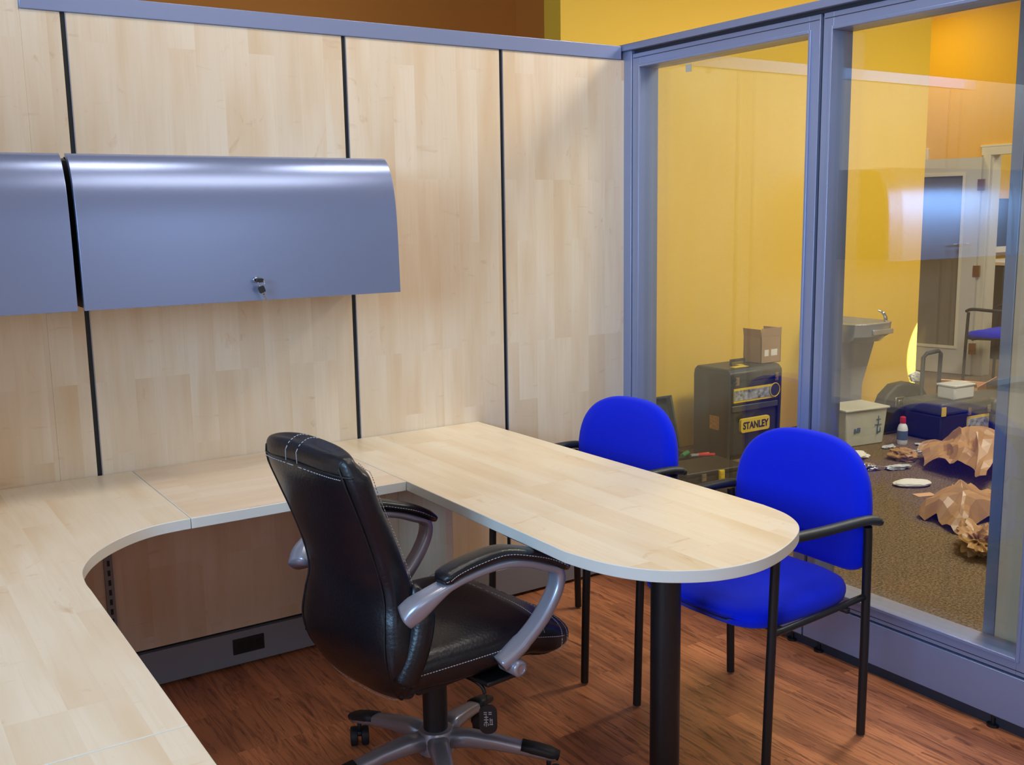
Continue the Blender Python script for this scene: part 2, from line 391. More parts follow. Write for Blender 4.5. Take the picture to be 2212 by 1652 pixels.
# ------------------------------------------------------------------ back panel wall (maple)
ZT = 2.12
SEAMS = [-2.875, -1.9945, -1.3665]
bm = bmesh.new(); edges = [-4.2]+SEAMS+[-0.78]; g = 0.0075
for a, b in zip(edges, edges[1:]):
    x0 = a+(g if a != -4.2 else 0); x1 = b-(g if b != -0.78 else 0)
    z1 = ZT
    if a == -4.2:
        box(bm, x0, -2.99, 0.0, 0.02, 0.14, 2.172); box(bm, -2.99, x1, 0.0, 0.02, 0.14, ZT)
    else: box(bm, x0, x1, 0.0, 0.02, 0.14, z1)
box(bm, -4.2, -0.8, 0.075, 0.095, 0.14, ZT)
struct('wall_back', bm, M['maple_v'], bevel=0.0015)
bm = bmesh.new()
for s in SEAMS: box(bm, s-g, s+g-0.002, 0.004, 0.075, 0.0, ZT)
box(bm, -4.2, -0.8, 0.018, 0.075, 0.12, 0.141); box(bm, -4.2, -0.8, 0.03, 0.07, 0, 0.12); box(bm, -4.2, -0.80, 0.024, 0.07, 0.14, ZT)
struct('trim_3', bm, M['black'])
bm = bmesh.new()
for s in SEAMS: box(bm, s+g-0.002, s+g+0.0005, -0.001, 0.03, 0.14, ZT)
struct('trim_4', bm, M['silver'])
struct('trim_5', bx(-2.99, -0.80, -0.006, 0.1, ZT, 2.172), M['paint'], bevel=0.002)
bb = struct('baseboard_back', bx(-4.2, -0.81, -0.004, 0.03, 0.012, 0.128), M['raceway'], bevel=0.002)
ol = link('outlet_cover', bx(-2.497, -2.387, -0.008, -0.003, 0.05, 0.105), M['outlet'], bb, bevel=0.002)
bm = bmesh.new()
for x in (-2.478, -2.446, -2.414):
    box(bm, x, x+0.02, -0.0095, -0.0075, 0.066, 0.09)
link('socket', bm, M['blkmetal'], ol)
# slotted standard visible below the worktop
t = bmesh.new(); box(t, -2.889, -2.863, -0.012, 0.0, 0.141, 0.70)
so = tag(link('slotted_standard', t, M['raceway']), 'grey slotted upright rail on the panel below the left worktop', 'rail')
t = bmesh.new(); z = 0.16
while z < 0.69:
    box(t, -2.880, -2.872, -0.0135, -0.0115, z, z+0.018); z += 0.032
link('slots', t, M['black'], so)

# left low partition of the workstation
bm = bmesh.new(); box(bm, -4.2, -4.14, -1.2, 0.0, 0.14, 2.12)
struct('wall_left_panel', bm, M['maple_vy'], bevel=0.002)
struct('baseboard_left', bx(-4.19, -4.13, -1.2, 0, 0.01, 0.13), M['raceway'], bevel=0.002)

# ------------------------------------------------------------------ glazed partition
YE = -3.6
def frame(name, y0, y1, z0, z1, st):
    """aluminium frame round an opening, y0 > y1"""
    r = empty(name, (0, 0, 0)); r['kind'] = 'structure'
    bm = bmesh.new()
    X0, X1 = GX, -0.685
    box(bm, X0, X1, y0-st, y0, z0, z1); box(bm, X0, X1, y1, y1+st, z0, z1)
    box(bm, X0, X1, y1+st, y0-st, z1-0.055, z1); box(bm, X0, X1, y1+st, y0-st, z0, z0+0.05)
    link('window_frame', bm, M['paint'], r, bevel=0.0015)
    bm = bmesh.new(); e = 0.011   # raised inner lip
    ya, yb, za, zb = y0-st, y1+st, z0+0.05, z1-0.055
    for (p, q, s, t_) in ((ya, ya+e, za-e, zb+e), (yb-e, yb, za-e, zb+e), (yb, ya, zb, zb+e), (yb, ya, za-e, za)):
        box(bm, X0-0.006, X0+0.002, p, q, s, t_)
    link('glazing_bead', bm, M['paint'], r, bevel=0.002)
    bm = bmesh.new()
    box(bm, X0-0.0006, X0+0.001, y1+0.004, y0-0.004, z1-0.018, z1-0.0155)
    box(bm, X0-0.0006, X0+0.001, y1+0.004, y0-0.004, z0+0.012, z0+0.0145)
    link('groove', bm, M['gasket'], r)
    for X in (-0.755, -0.706):
        link('glass_pane', bx(X-0.003, X+0.003, yb-0.002, ya+0.002, za-0.002, zb+0.002), M['glass'], r)
    return r
frame('window_1', -0.052, -0.985, 0.19, 2.137, 0.045)
frame('window_2', -0.998, -1.806, 0.19, 2.137, 0.040)
frame('window_4', -1.82, YE, 0.19, 2.137, 0.040)
bm = bmesh.new()
box(bm, GX+0.012, -0.70, YE, -0.052, 0.03, 0.19)
box(bm, GX+0.012, -0.70, -0.998, -0.985, 0.19, 2.14); box(bm, GX+0.012, -0.70, -1.82, -1.806, 0.19, 2.14)
box(bm, GX+0.012, -0.70, YE, -0.05, 2.13, 2.152); box(bm, GX+0.006, -0.70, -0.052, -0.045, 0.03, 2.14)
box(bm, GX+0.02, -0.71, YE, -0.05, 0.0, 0.03)
struct('trim_6', bm, M['gasket'])
bm = bmesh.new(); box(bm, GX-0.014, -0.67, YE, 0.1, 2.152, 2.178)
struct('trim_7', bm, M['paint'], bevel=0.003)
struct('trim_8', bx(GX-0.002, -0.67, -0.046, 0.1, 0.03, 2.152), M['paint'], bevel=0.003)
bm = bmesh.new()
for a, b in ((-0.05, -0.985), (-0.99, -1.806), (-1.81, YE)):
    box(bm, GX-0.003, -0.70, b+0.0015, a-0.0015, 0.042, 0.183)
struct('baseboard_right', bm, M['paint'], bevel=0.002)
# levelling feet shadow gap
bm = bmesh.new()
for y in (-0.35, -0.93, -1.05, -1.7): lathe(bm, [(0.018, 0.0), (0.018, 0.008), (0.006, 0.009), (0.006, 0.045)], 12, (-0.765, y, 0))
struct('trim_9', bm, M['blkmetal'])
# sliding door leaf standing just beyond the second pane
r = empty('door_2', (0, 0, 0)); r['kind'] = 'structure'
link('door_stile', bx(-0.672, -0.632, -1.628, -1.592, 0.01, 2.12), M['paint'], r, bevel=0.002)
link('door_leaf', bx(-0.668, -0.636, -2.75, -1.628, 0.01, 2.12), M['maple_door'], r, bevel=0.002)

# ------------------------------------------------------------------ worktops
ZD = 0.74; TH = 0.029
def worktop(pts, mat, label, smooth_pts=None):
    bm = bmesh.new(); n = len(pts)
    A = [bm.verts.new((*p, ZD)) for p in pts]; B = [bm.verts.new((*p, ZD-TH)) for p in pts]
    bm.faces.new(A).material_index = 0; bm.faces.new(list(reversed(B))).material_index = 0
    for i in range(n):
        f = bm.faces.new((A[i], B[i], B[(i+1) % n], A[(i+1) % n])); f.material_index = 1
    o = link('desk_worktop', bm, [mat, M['edge']], bevel=0.0016)
    o.modifiers['bevel'].material = 1
    return tag(o, label, 'worktop')
s = 0.0008
pen = [(-2.14+s, -0.003), (-2.14+s, -1.46)]
ell = spline([(-2.14, -1.44, 0), (-2.118, -1.545, 0), (-2.077, -1.630, 0), (-2.020, -1.690, 0), (-1.935, -1.735, 0), (-1.835, -1.748, 0), (-1.735, -1.728, 0), (-1.625, -1.680, 0), (-1.545, -1.620, 0), (-1.495, -1.535, 0), (-1.478, -1.44, 0)], 6)
pen = [(-2.14+s, -0.003), (-2.14+s, -1.36)]+[(p.x, p.y) for p in ell]+[(-1.478, -1.3), (-1.482, -1.0), (-1.50, -0.003)]
worktop(pen, M['maple_y'], 'maple peninsula worktop with rounded end standing on a black post')
worktop([(-2.78+s, -0.003), (-2.14-s, -0.003), (-2.14-s, -0.64), (-2.78+s, -0.64)], M['maple_x'], 'straight maple worktop against the panels between corner piece and peninsula')
cr = spline([(-2.80, -0.640, 0), (-2.87, -0.648, 0), (-2.935, -0.677, 0), (-3.005, -0.735, 0), (-3.062, -0.81, 0), (-3.100, -0.90, 0), (-3.112, -0.99, 0), (-3.112, -1.05, 0)], 5)
worktop([(-4.12, -0.003), (-2.78-s, -0.003), (-2.78-s, -0.64)]+[(p.x, p.y) for p in cr]+[(-3.112, -1.773+s), (-4.12, -1.773+s)], M['maple_y'], 'maple corner worktop with concave curved front edge at left')
worktop([(-4.12, -1.773-s), (-3.112, -1.773-s), (-3.112, -2.9), (-4.12, -2.9)], M['maple_y'], 'maple return worktop past the seam at bottom left of the photo')
# post under the peninsula
t = empty('table_leg', (-1.80, -1.412, 0), 0, 'thick round black post holding up the rounded end of the peninsula', 'table leg')
bm = bmesh.new(); lathe(bm, [(0.039, 0.004), (0.039, ZD-TH-0.006)], 40); link('post', bm, M['blkmetal'], t, smooth='auto')
bm = bmesh.new(); lathe(bm, [(0.055, ZD-TH-0.007), (0.055, ZD-TH-0.001)], 32); link('mounting_plate', bm, M['blkmetal'], t, smooth='auto')
bm = bmesh.new(); lathe(bm, [(0.030, 0.0), (0.030, 0.006)], 32); link('foot', bm, M['blkmetal'], t, smooth='auto')
# gable support panel
g_ = bx(-1.853, -1.823, -0.355, -0.005, 0.0, ZD-TH-0.001)
tag(link('support_panel', g_, M['maple_vy'], bevel=0.001), 'upright maple gable panel under the peninsula against the panel wall', 'panel')
# support of the return (behind the visible edge)
tag(link('support_panel', bx(-3.90, -3.20, -2.42, -2.39, 0.0, ZD-TH-0.001), M['maple_v'], bevel=0.001), 'maple gable panel under the return worktop at bottom left', 'panel')
tag(link('cable', tube(spline([(-3.02, -0.02, 0.55), (-3.01, -0.05, 0.60), (-2.985, -0.055, 0.585), (-2.98, -0.045, 0.555), (-3.0, -0.04, 0.54), (-2.99, -0.05, 0.48), (-2.975, -0.05, 0.42), (-2.98, -0.03, 0.2), (-3.0, -0.03, 0.004)], 6), 0.004, n=8), M['blkmetal'], smooth=True), 'thin black looped cable hanging in the dark under the corner worktop', 'cable')

# ------------------------------------------------------------------ overhead cabinets
def cabinet(x0, x1, label, key):
    t = empty('overhead_cabinet', ((x0+x1)/2, 0, 1.28), 0, label, 'cabinet', None)
    hw = (x1-x0)/2
    prof = [(-0.235, 0.425), (-0.258, 0.422), (-0.280, 0.405), (-0.300, 0.375), (-0.317, 0.33), (-0.328, 0.27), (-0.334, 0.20), (-0.338, 0.10), (-0.341, 0.0)]
    prof = [(p.x, p.y) for p in spline([(a, b, 0) for a, b in prof], 4)]
    inner = [(a+0.016, b-0.010) for a, b in prof]; inner[-1] = (inner[-1][0], 0.0); inner[0] = (prof[0][0], prof[0][1]-0.016)
    bm = bmesh.new(); prism(bm, prof+inner[::-1], -hw, hw, 'X')
    d = link('door', bm, M['cab'], t, bevel=0.001, smooth=False)
    d.data.set_sharp_from_angle(angle=R(30))
    side = [(-0.002, 0.006), (-0.002, 0.425)]+[(a+0.004, b-0.004) for a, b in inner[:-1]]+[(inner[-1][0]+0.003, 0.006)]
    for sx in (-1, 1):
        xx = sx*(hw-0.012); bm = bmesh.new(); prism(bm, side, xx-0.009, xx+0.009, 'X')
        link('end_panel', bm, M['cab_in'], t)
    bm = bmesh.new(); box(bm, -hw+0.02, hw-0.02, -0.235, -0.002, 0.405, 0.42); box(bm, -hw+0.02, hw-0.02, -0.30, -0.002, 0.02, 0.036); box(bm, -hw+0.02, hw-0.02, -0.012, -0.002, 0.036, 0.405)
    link('carcass', bm, M['cab'], t)
    # lock
    L = Matrix.Translation((key, -0.343, 0.062)) @ Matrix.Rotation(R(90), 4, 'X')
    bm = bmesh.new(); lathe(bm, [(0.0095, -0.006), (0.0095, 0.004), (0.008, 0.007), (0.004, 0.0075)], 20, mat=L)
    link('lock', bm, M['chrome'], t, smooth='auto')
    return t
cb = cabinet(-2.945, -1.985, 'blue-grey curved overhead cabinet with keys hanging in its lock', 0.0)
c2 = cabinet(-3.915, -2.962, 'blue-grey curved overhead cabinet cut off by the left edge of the photo', -0.3)
for c in cb.children:
    if c.name.startswith('lock'): c.location = (0, 0, 0); c.location.x = (-2.463+2.465)
# keys: one in the lock, one hanging from the ring
kx, ky, kz = -2.463, -0.352, 1.342
t = empty('key_bunch', (kx, ky, kz), 0, 'two small keys with dark heads hanging from the overhead cabinet lock', 'keys')
bm = bmesh.new(); box(bm, -0.002, 0.002, -0.006, 0.004, -0.003, 0.003)
prism(bm, rrect(0.004, -0.001, 0.020, 0.012, 0.005), -0.020, -0.006, 'Y')
link('inserted_key', bm, M['blkplast'], t, bevel=0.001)
ring = [(0.008+0.010*math.cos(a), -0.014, -0.010+0.010*math.sin(a)) for a in [2*PI*k/20 for k in range(21)]]
link('key_ring', tube(ring, 0.0009, n=6, cap=False), M['chrome'], t, smooth=True)
K = Matrix.Translation((0.008, -0.015, -0.028)) @ Matrix.Rotation(R(-20), 4, 'Y')
bm = bmesh.new(); vs = prism(bm, rrect(0, 0, 0.019, 0.020, 0.004), -0.003, 0.003, 'Y')
for v in vs: v.co = K @ v.co
link('key_head', bm, M['blkplast'], t, bevel=0.0008)
bm = bmesh.new(); vs = box(bm, -0.0035, 0.0035, -0.001, 0.001, -0.016, -0.010, mat=K); box(bm, -0.002, 0.0025, -0.001, 0.001, -0.036, -0.014, mat=K)
link('key_blade', bm, M['chrome'], t)

# ------------------------------------------------------------------ guest chairs (blue)
def guest_chair():
    """local: faces +x, origin on the floor"""
    t = empty('guest_chair', (0, 0, 0), 0)
    hw = 0.262; r = 0.0128
    for sy in (-1, 1):
        y = sy*hw
        link('leg', tube([(0.205, y, 0.006), (0.197, y, 0.3), (0.187, y, 0.60), (0.185, y, 0.635)], r, n=14), M['blkmetal'], t, smooth='auto')
        link('leg', tube([(-0.203, y*0.985, 0.006), (-0.199, y, 0.3), (-0.195, y, 0.60), (-0.193, y, 0.635)], r, n=14), M['blkmetal'], t, smooth='auto')
        path = spline([(-0.245, y, 0.640), (-0.215, y, 0.650), (-0.16, y, 0.656), (0.0, y, 0.658), (0.12, y, 0.662), (0.175, y, 0.657), (0.208, y, 0.640)], 6)
        n_ = len(path)
        rad = [((0.019 if 3 < i < n_-5 else 0.015), (0.014 if 3 < i < n_-5 else 0.012)) for i in range(n_)]
        link('armrest', tube(path, rad, n=14, ups=(0, 1, 0)), M['blkplast'], t, smooth=True)
        link('side_rail', tube([(0.192, y, 0.412), (0.15, y*0.985, 0.410), (0.0, y*0.98, 0.416), (-0.15, y*0.985, 0.425), (-0.197, y, 0.43)], 0.0095, n=12), M['blkmetal'], t, smooth=True)
    for x, z in ((0.14, 0.402), (-0.12, 0.403)): link('cross_rail', tube([(x, -hw, z), (x, hw, z)], 0.009, n=10), M['blkmetal'], t, smooth=True)
    # seat cushion
    N = 40; bm = bmesh.new()
    outline = []
    for k in range(N):
        th = 2*PI*k/N; c, s_ = math.cos(th), math.sin(th); e = 2/4.2
        x = math.copysign(abs(c)**e, c)*0.235+0.015; y = math.copysign(abs(s_)**e, s_)*(0.245+0.010*c)
        outline.append((x, y))
    levels = [(0.955, 0.412), (0.985, 0.418), (1.0, 0.435), (1.0, 0.448), (0.975, 0.463), (0.90, 0.474), (0.7, 0.482), (0.4, 0.484)]
    rings = []
    for s_, z in levels:
        rings.append([bm.verts.new((0.015+(x-0.015)*s_, y*s_, z - (0.018*max(0, (x-0.15)/0.1)**2 if z > 0.44 else 0) - 0.006*max(0, 1-(abs(x)+abs(y))/0.3))) for x, y in outline])
    for a, b in zip(rings, rings[1:]):
        for k in range(N): bm.faces.new((a[k], a[(k+1) % N], b[(k+1) % N], b[k]))
    bm.faces.new(rings[0]); bm.faces.new(rings[-1])
    link('seat', bm, M['blue'], t, smooth=True)
    # backrest: rounded-top slab bowed about the vertical, reclined
    bm = bmesh.new(); W = 0.253; H0, H1 = 0.480, 0.862
    pts = []
    def outl(n=56):
        o = []
        for k in range(n):
            th = 2*PI*k/n; c, s_ = math.cos(th), math.sin(th)
            if s_ >= 0: e = 2/2.7; y = math.copysign(abs(c)**e, c)*W; z = 0.63+abs(s_)**e*(H1-0.63)
            else: e = 2/7; y = math.copysign(abs(c)**e, c)*W*(1-0.05*abs(s_)); z = 0.63-abs(s_)**e*(0.63-H0)
            o.append((y, z))
        return o
    O = outl(); cz = 0.655
    def bp(y, z, off): return (-0.232-0.055*(z-0.46)+0.45*y*y+off, y, z)
    lev = [(0.97, -0.018), (0.995, -0.012), (1.0, 0.0), (0.992, 0.012), (0.95, 0.021), (0.8, 0.027), (0.5, 0.029)]
    rings = [[bm.verts.new(bp(y*s_, cz+(z-cz)*s_, off)) for y, z in O] for s_, off in lev]
    rb = [[bm.verts.new(bp(y*s_, cz+(z-cz)*s_, -0.020)) for y, z in O] for s_ in (0.9, 0.5)]
    allr = [rb[1], rb[0]]+rings; n = len(O)
    for a, b in zip(allr, allr[1:]):
        for k in range(n): bm.faces.new((a[k], a[(k+1) % n], b[(k+1) % n], b[k]))
    bm.faces.new(allr[0]); bm.faces.new(allr[-1])
    link('backrest', bm, M['blue'], t, smooth=True)
    for sy in (-1, 1):
        link('back_bracket', tube([(-0.20, sy*hw, 0.60), (-0.225, sy*0.235, 0.60), (-0.236, sy*0.19, 0.60)], 0.009, n=10), M['blkmetal'], t, smooth=True)
    return t
gc = guest_chair()
gc.location = (-1.337, -1.258, 0); gc.rotation_euler = (0, 0, R(181))
tag(gc, 'blue fabric guest chair with black legs, nearer one beside the rounded table end', 'chair', 'blue guest chairs')
g2 = copy_tree(gc); g2.location = (-1.395, -0.510, 0); g2.rotation_euler = (0, 0, R(183))
tag(g2, 'blue fabric guest chair half hidden behind the table, near the corner post', 'chair', 'blue guest chairs')
g3 = copy_tree(gc); g3.location = (4.82, 1.72, 0); g3.rotation_euler = (0, 0, R(95))
tag(g3, 'small distant blue-seated chair standing by the far doorway', 'chair', 'blue guest chairs')

# ------------------------------------------------------------------ executive chair
EC = empty('office_chair', (-2.27, -1.02, 0), R(7), 'black leather executive swivel chair with silver arms pushed towards the desk', 'chair')
def sp1(tab, t):
    """piecewise Catmull interpolation of rows"""
    n = len(tab)-1; u = max(0, min(n-1e-6, t*n)); i = int(u); f = u-i
    p0, p1, p2, p3 = [Vector(tab[max(0, min(n, j))]) for j in (i-1, i, i+1, i+2)]
    return 0.5*((2*p1)+(-p0+p2)*f+(2*p0-5*p1+4*p2-p3)*f*f+(-p0+3*p1-3*p2+p3)*f**3)
# rear x, z | half width | thickness : packed as two tables
prof = [(-0.185, 0.345, 0), (-0.232, 0.375, 0), (-0.268, 0.43, 0), (-0.285, 0.50, 0), (-0.278, 0.57, 0), (-0.268, 0.63, 0), (-0.280, 0.70, 0), (-0.305, 0.78, 0), (-0.335, 0.86, 0), (-0.362, 0.93, 0), (-0.366, 0.972, 0)]
wid = [(0.165, 0.06, 0), (0.200, 0.085, 0), (0.218, 0.105, 0), (0.222, 0.115, 0), (0.212, 0.110, 0), (0.200, 0.098, 0), (0.198, 0.088, 0), (0.202, 0.080, 0), (0.208, 0.076, 0), (0.208, 0.078, 0), (0.192, 0.050, 0)]
def back_pt(t, ph, off=0.0):
    p = sp1(prof, t); w_ = sp1(wid, t); d = sp1(prof, min(1, t+0.01))-sp1(prof, max(0, t-0.01)); d.normalize()
    nx, nz = d.y, -d.x            # towards the front
    if t > 0.93: nx, nz = 0.97, 0.1
    c, s_ = math.cos(ph), math.sin(ph); e = 2/3.6
    a = math.copysign(abs(c)**e, c); b = math.copysign(abs(s_)**e, s_)
    hw = w_.x; th = w_.y/2
    crown = 0.012*(1-(a*1.0)**2) if t > 0.9 else 0
    # rear panel bows outward slightly, front is dished
    bow = 0.018*(1-a*a)
    q = th+b*th
    x = p.x+nx*(q)-(bow if b < 0 else -0.006*(1-a*a))*1.0
    z = p.y+nz*(q)+crown
    y = a*hw
    o = Vector((x, y, z))
    if off: o += Vector((nx*b*off, a*off, nz*b*off))
    return o
bm = bmesh.new(); NT, NP = 46, 44; rings = []
for i in range(NT+1):
    t_ = i/NT; rings.append([bm.verts.new(back_pt(t_, 2*PI*k/NP+0.001)) for k in range(NP)])
# rounded crown
c0 = [v.co.copy() for v in rings[-1]]; cen = sum(c0, Vector())/NP
for s_, dz in ((0.93, 0.010), (0.8, 0.018), (0.5, 0.023)):
    rings.append([bm.verts.new(Vector((cen.x+(c.x-cen.x)*s_, cen.y+(c.y-cen.y)*(1-(1-s_)*0.45), c.z+dz))) for c in c0])
for a, b in zip(rings, rings[1:]):
    for k in range(NP): bm.faces.new((a[k], a[(k+1) % NP], b[(k+1) % NP], b[k]))
bm.faces.new(rings[0]); bm.faces.new(rings[-1])
for v in bm.verts:   # soft wrinkles
    n_ = noise.noise(v.co*9)*0.0035+noise.noise(v.co*22)*0.0012; v.co.x += n_; v.co.y += n_*0.6
bk = link('backrest', bm, M['leather'], EC, smooth=True, sub=1)
def dashes(name, f, n, parent, r=0.0011, duty=0.62):
    bm = bmesh.new()
    for i in range(n):
        a = f(i/n); b = f((i+duty)/n); m_ = (a+b)/2
        sweep(bm, [a, m_, b], r, n=5)
    return link(name, bm, M['thread'], parent, smooth=True)
PR = R(230)            # rear seam on the near side (b<0) ; a>0 is +y
def phi_for(side, b):  # angle with |a| near 1
    return side
def seam(side, rear, off): # returns f(t)
    ang = {('n', 'r'): R(218), ('n', 'f'): R(142), ('f', 'r'): R(322), ('f', 'f'): R(38)}[(side, rear)]
    return lambda t: back_pt(0.06+0.92*t, ang, off)
for sd in ('n', 'f'):
    f = seam(sd, 'r', 0.0005)
    pipe = link('piping', tube([f(i/60) for i in range(61)], 0.0028, n=8), M['leather_d'], bk, smooth=True)
    dashes('stitching', seam(sd, 'f', 0.004), 90, bk)
top = [back_pt(0.93, PI+PI*k/30, 0.0008) for k in range(2, 29)]
link('piping', tube(top, 0.0028, n=8), M['leather_d'], bk, smooth=True)
dashes('stitching', lambda t: back_pt(0.915, R(222)+R(96)*t, 0.003), 34, bk)
dashes('stitching', lambda t: back_pt(0.085, R(225)+R(90)*t, 0.004), 34, bk)
def over(a0):
    pts = []
    for k in range(14): pts.append(back_pt(0.93+0.07*k/13, a0, 0.003))
    e0 = pts[-1]; e1 = back_pt(1.0, 2*PI-a0, 0.003)
    for k in range(1, 10):
        u = k/10; q = e0.lerp(e1, u); q.z += 0.0265*math.sin(PI*u)**0.6; pts.append(q)
    return lambda t: pts[min(len(pts)-1, int(t*(len(pts)-1)))].lerp(pts[min(len(pts)-1, int(t*(len(pts)-1))+1)], t*(len(pts)-1)-int(t*(len(pts)-1)))
dashes('stitching', over(R(272)), 22, bk); dashes('stitching', over(R(269)), 22, bk)
# seat
def seat_pt(u, ph, off=0.0):
    """u along depth rear->front, ph round the section (in the y-z plane)"""
    x = -0.235+u*0.505
    c, s_ = math.cos(ph), math.sin(ph); e = 2/3.0
    a = math.copysign(abs(c)**e, c); b = math.copysign(abs(s_)**e, s_)
    hw = 0.222+0.032*math.sin(min(1, u*1.6)*PI/2)-0.02*max(0, (u-0.85)/0.15)**2
    zt = 0.504+0.010*math.sin(u*PI); zb = 0.374+0.012*max(0, u-0.5)*2
    if u > 0.75: k = (u-0.75)/0.25; zt -= 0.042*k**2; zb -= 0.024*k*(1-k)*2+0.02*k
    zt -= 0.006*(1-a*a)
    z = (zt+zb)/2+b*(zt-zb)/2
    o = Vector((x, a*hw, z))
    if off: o += Vector((0, a*off, b*off))
    return o
bm = bmesh.new(); NT, NP = 30, 40; rings = []
for s_ in (0.35, 0.8): rings.append([seat_pt(0, 2*PI*k/NP) for k in range(NP)])
base0 = rings[0]; cc = sum(base0, Vector())/NP
R0 = []
for s_, dx in ((0.4, -0.018), (0.8, -0.014), (0.95, -0.006)):
    R0.append([bm.verts.new(cc+(p-cc)*s_+Vector((dx, 0, 0))) for p in base0])
RM = [[bm.verts.new(seat_pt(i/NT, 2*PI*k/NP)) for k in range(NP)] for i in range(NT+1)]
e1 = [v.co.copy() for v in RM[-1]]; cc = sum(e1, Vector())/NP
RE = []
for s_, dx in ((0.94, 0.012), (0.82, 0.021), (0.5, 0.027)):
    RE.append([bm.verts.new(cc+Vector((0, (p-cc).y*(1-(1-s_)*0.4), (p-cc).z*s_))+Vector((dx, 0, 0))) for p in e1])
A = R0+RM+RE
for a, b in zip(A, A[1:]):
    for k in range(NP): bm.faces.new((a[k], a[(k+1) % NP], b[(k+1) % NP], b[k]))
bm.faces.new(A[0]); bm.faces.new(A[-1])
for v in bm.verts:
    n_ = noise.noise(v.co*10+Vector((5, 0, 0)))*0.005; v.co.z += n_
st = link('seat', bm, M['leather'], EC, smooth=True, sub=1)
for sy in (-1, 1):
    an = R(180+40) if sy < 0 else R(-40)
    link('piping', tube([seat_pt(i/30, an, 0.001) for i in range(31)], 0.003, n=8), M['leather_d'], st, smooth=True)
    dashes('stitching', lambda t, sy=sy: seat_pt(0.02+0.94*t, R(178) if sy < 0 else R(2), 0.003), 60, st)
    # front roll seams
dashes('stitching', lambda t: seat_pt(0.80, R(172)-R(164)*t, 0.004), 70, st)
for uu in (0.93, 0.985): dashes('stitching', lambda t, uu=uu: seat_pt(uu, R(205)-R(230)*t, 0.004), 70, st)
# front roll over the seat edge
rp = spline([(0.258, -0.205, 0.422), (0.262, 0.0, 0.424), (0.258, 0.205, 0.422)], 8)
link('front_roll', tube(rp, [(0.034 if 0 < i < len(rp)-1 else 0.018) for i in range(len(rp))], n=16), M['leather'], st, smooth=True)
# side wings joining back and seat
for sy in (-1, 1):
    bm = bmesh.new(); sweep(bm, spline([(-0.235, sy*0.205, 0.43), (-0.20, sy*0.212, 0.50), (-0.175, sy*0.205, 0.58), (-0.185, sy*0.19, 0.66)], 5), [(0.03, 0.032)]*11+[(0.024, 0.028), (0.02, 0.024), (0.016, 0.02), (0.01, 0.012), (0.004, 0.005)], n=14)
    link('side_wing', bm, M['leather'], EC, smooth=True)
link('seat_pan', bx(-0.17, 0.17, -0.17, 0.17, 0.362, 0.385), M['blkplast'], EC, bevel=0.006)
# arms
for sy in (-1, 1):
    Y = 0.285
    pts = spline([(-0.252, sy*0.247, 0.612), (-0.215, sy*0.272, 0.646), (-0.160, sy*Y, 0.676), (-0.085, sy*Y, 0.689), (0.0, sy*Y, 0.692), (0.075, sy*Y, 0.678), (0.140, sy*Y, 0.652), (0.183, sy*Y, 0.632), (0.184, sy*Y, 0.592), (0.158, sy*(Y-0.002), 0.546), (0.116, sy*(Y-0.005), 0.500), (0.064, sy*(Y-0.012), 0.458), (0.012, sy*(Y-0.022), 0.425)], 6)
    n_ = len(pts); rad = []
    for i in range(n_):
        u = i/(n_-1)
        hwid = 0.024+0.008*max(0, 1-u/0.16)
        th = 0.016*max(0, 1-abs(u-0.05)/0.12)+0.0115
        if u > 0.55: th = 0.014+0.006*(u-0.55)
        if u > 0.9: hwid = 0.027
        rad.append((hwid, th))
    ar = link('arm', tube(pts, rad, n=20, sec=3.2, ups=(0, 1, 0)), M['silver'], EC, smooth=True)
    pp = spline([(-0.178, sy*Y, 0.690), (-0.145, sy*Y, 0.705), (-0.08, sy*Y, 0.716), (0.0, sy*Y, 0.719), (0.080, sy*Y, 0.698), (0.150, sy*Y, 0.672), (0.218, sy*Y, 0.634)], 6)
    n_ = len(pp); rr = [(0.031*min(1, 0.55+i*0.15, 0.55+(n_-1-i)*0.15), 0.0165*min(1, 0.6+i*0.14, 0.6+(n_-1-i)*0.14)) for i in range(n_)]
    pd = link('arm_pad', tube(pp, rr, n=20, sec=2.8, ups=(0, 1, 0)), M['leather'], EC, smooth=True)
    for side in (-1, 1):
        dashes('stitching', lambda t, side=side: (lambda q, k: q+Vector((0, side*(rr[k][0]+0.0006), 0.001)))(sp1([tuple(p) for p in pp], 0.03+0.94*t), min(n_-1, int((0.03+0.94*t)*(n_-1)+0.5))), 46, pd, r=0.0009)
    B = Matrix.Translation((0.048, sy*0.27, 0.412)) @ Matrix.Rotation(R(90), 4, 'X')
    bm = bmesh.new(); lathe(bm, [(0.021, -0.03), (0.021, 0.03), (0.018, 0.034), (0.013, 0.0345), (0.012, 0.032)], 28, mat=B if sy < 0 else Matrix.Translation((0.048, sy*0.27, 0.412)) @ Matrix.Rotation(R(-90), 4, 'X'))
    link('pivot_knob', bm, M['silver'], ar, smooth='auto')
    L = Matrix.Translation((-0.226, sy*0.262, 0.628)) @ Matrix.Rotation(R(90), 4, 'X')
    bm = bmesh.new(); lathe(bm, [(0.006, -0.03), (0.006, 0.03)], 14, mat=L); link('bolt', bm, M['chrome'], ar, smooth='auto')
link('arm_bracket', bx(-0.02, 0.09, -0.255, 0.255, 0.366, 0.378), M['blkmetal'], EC, bevel=0.004)
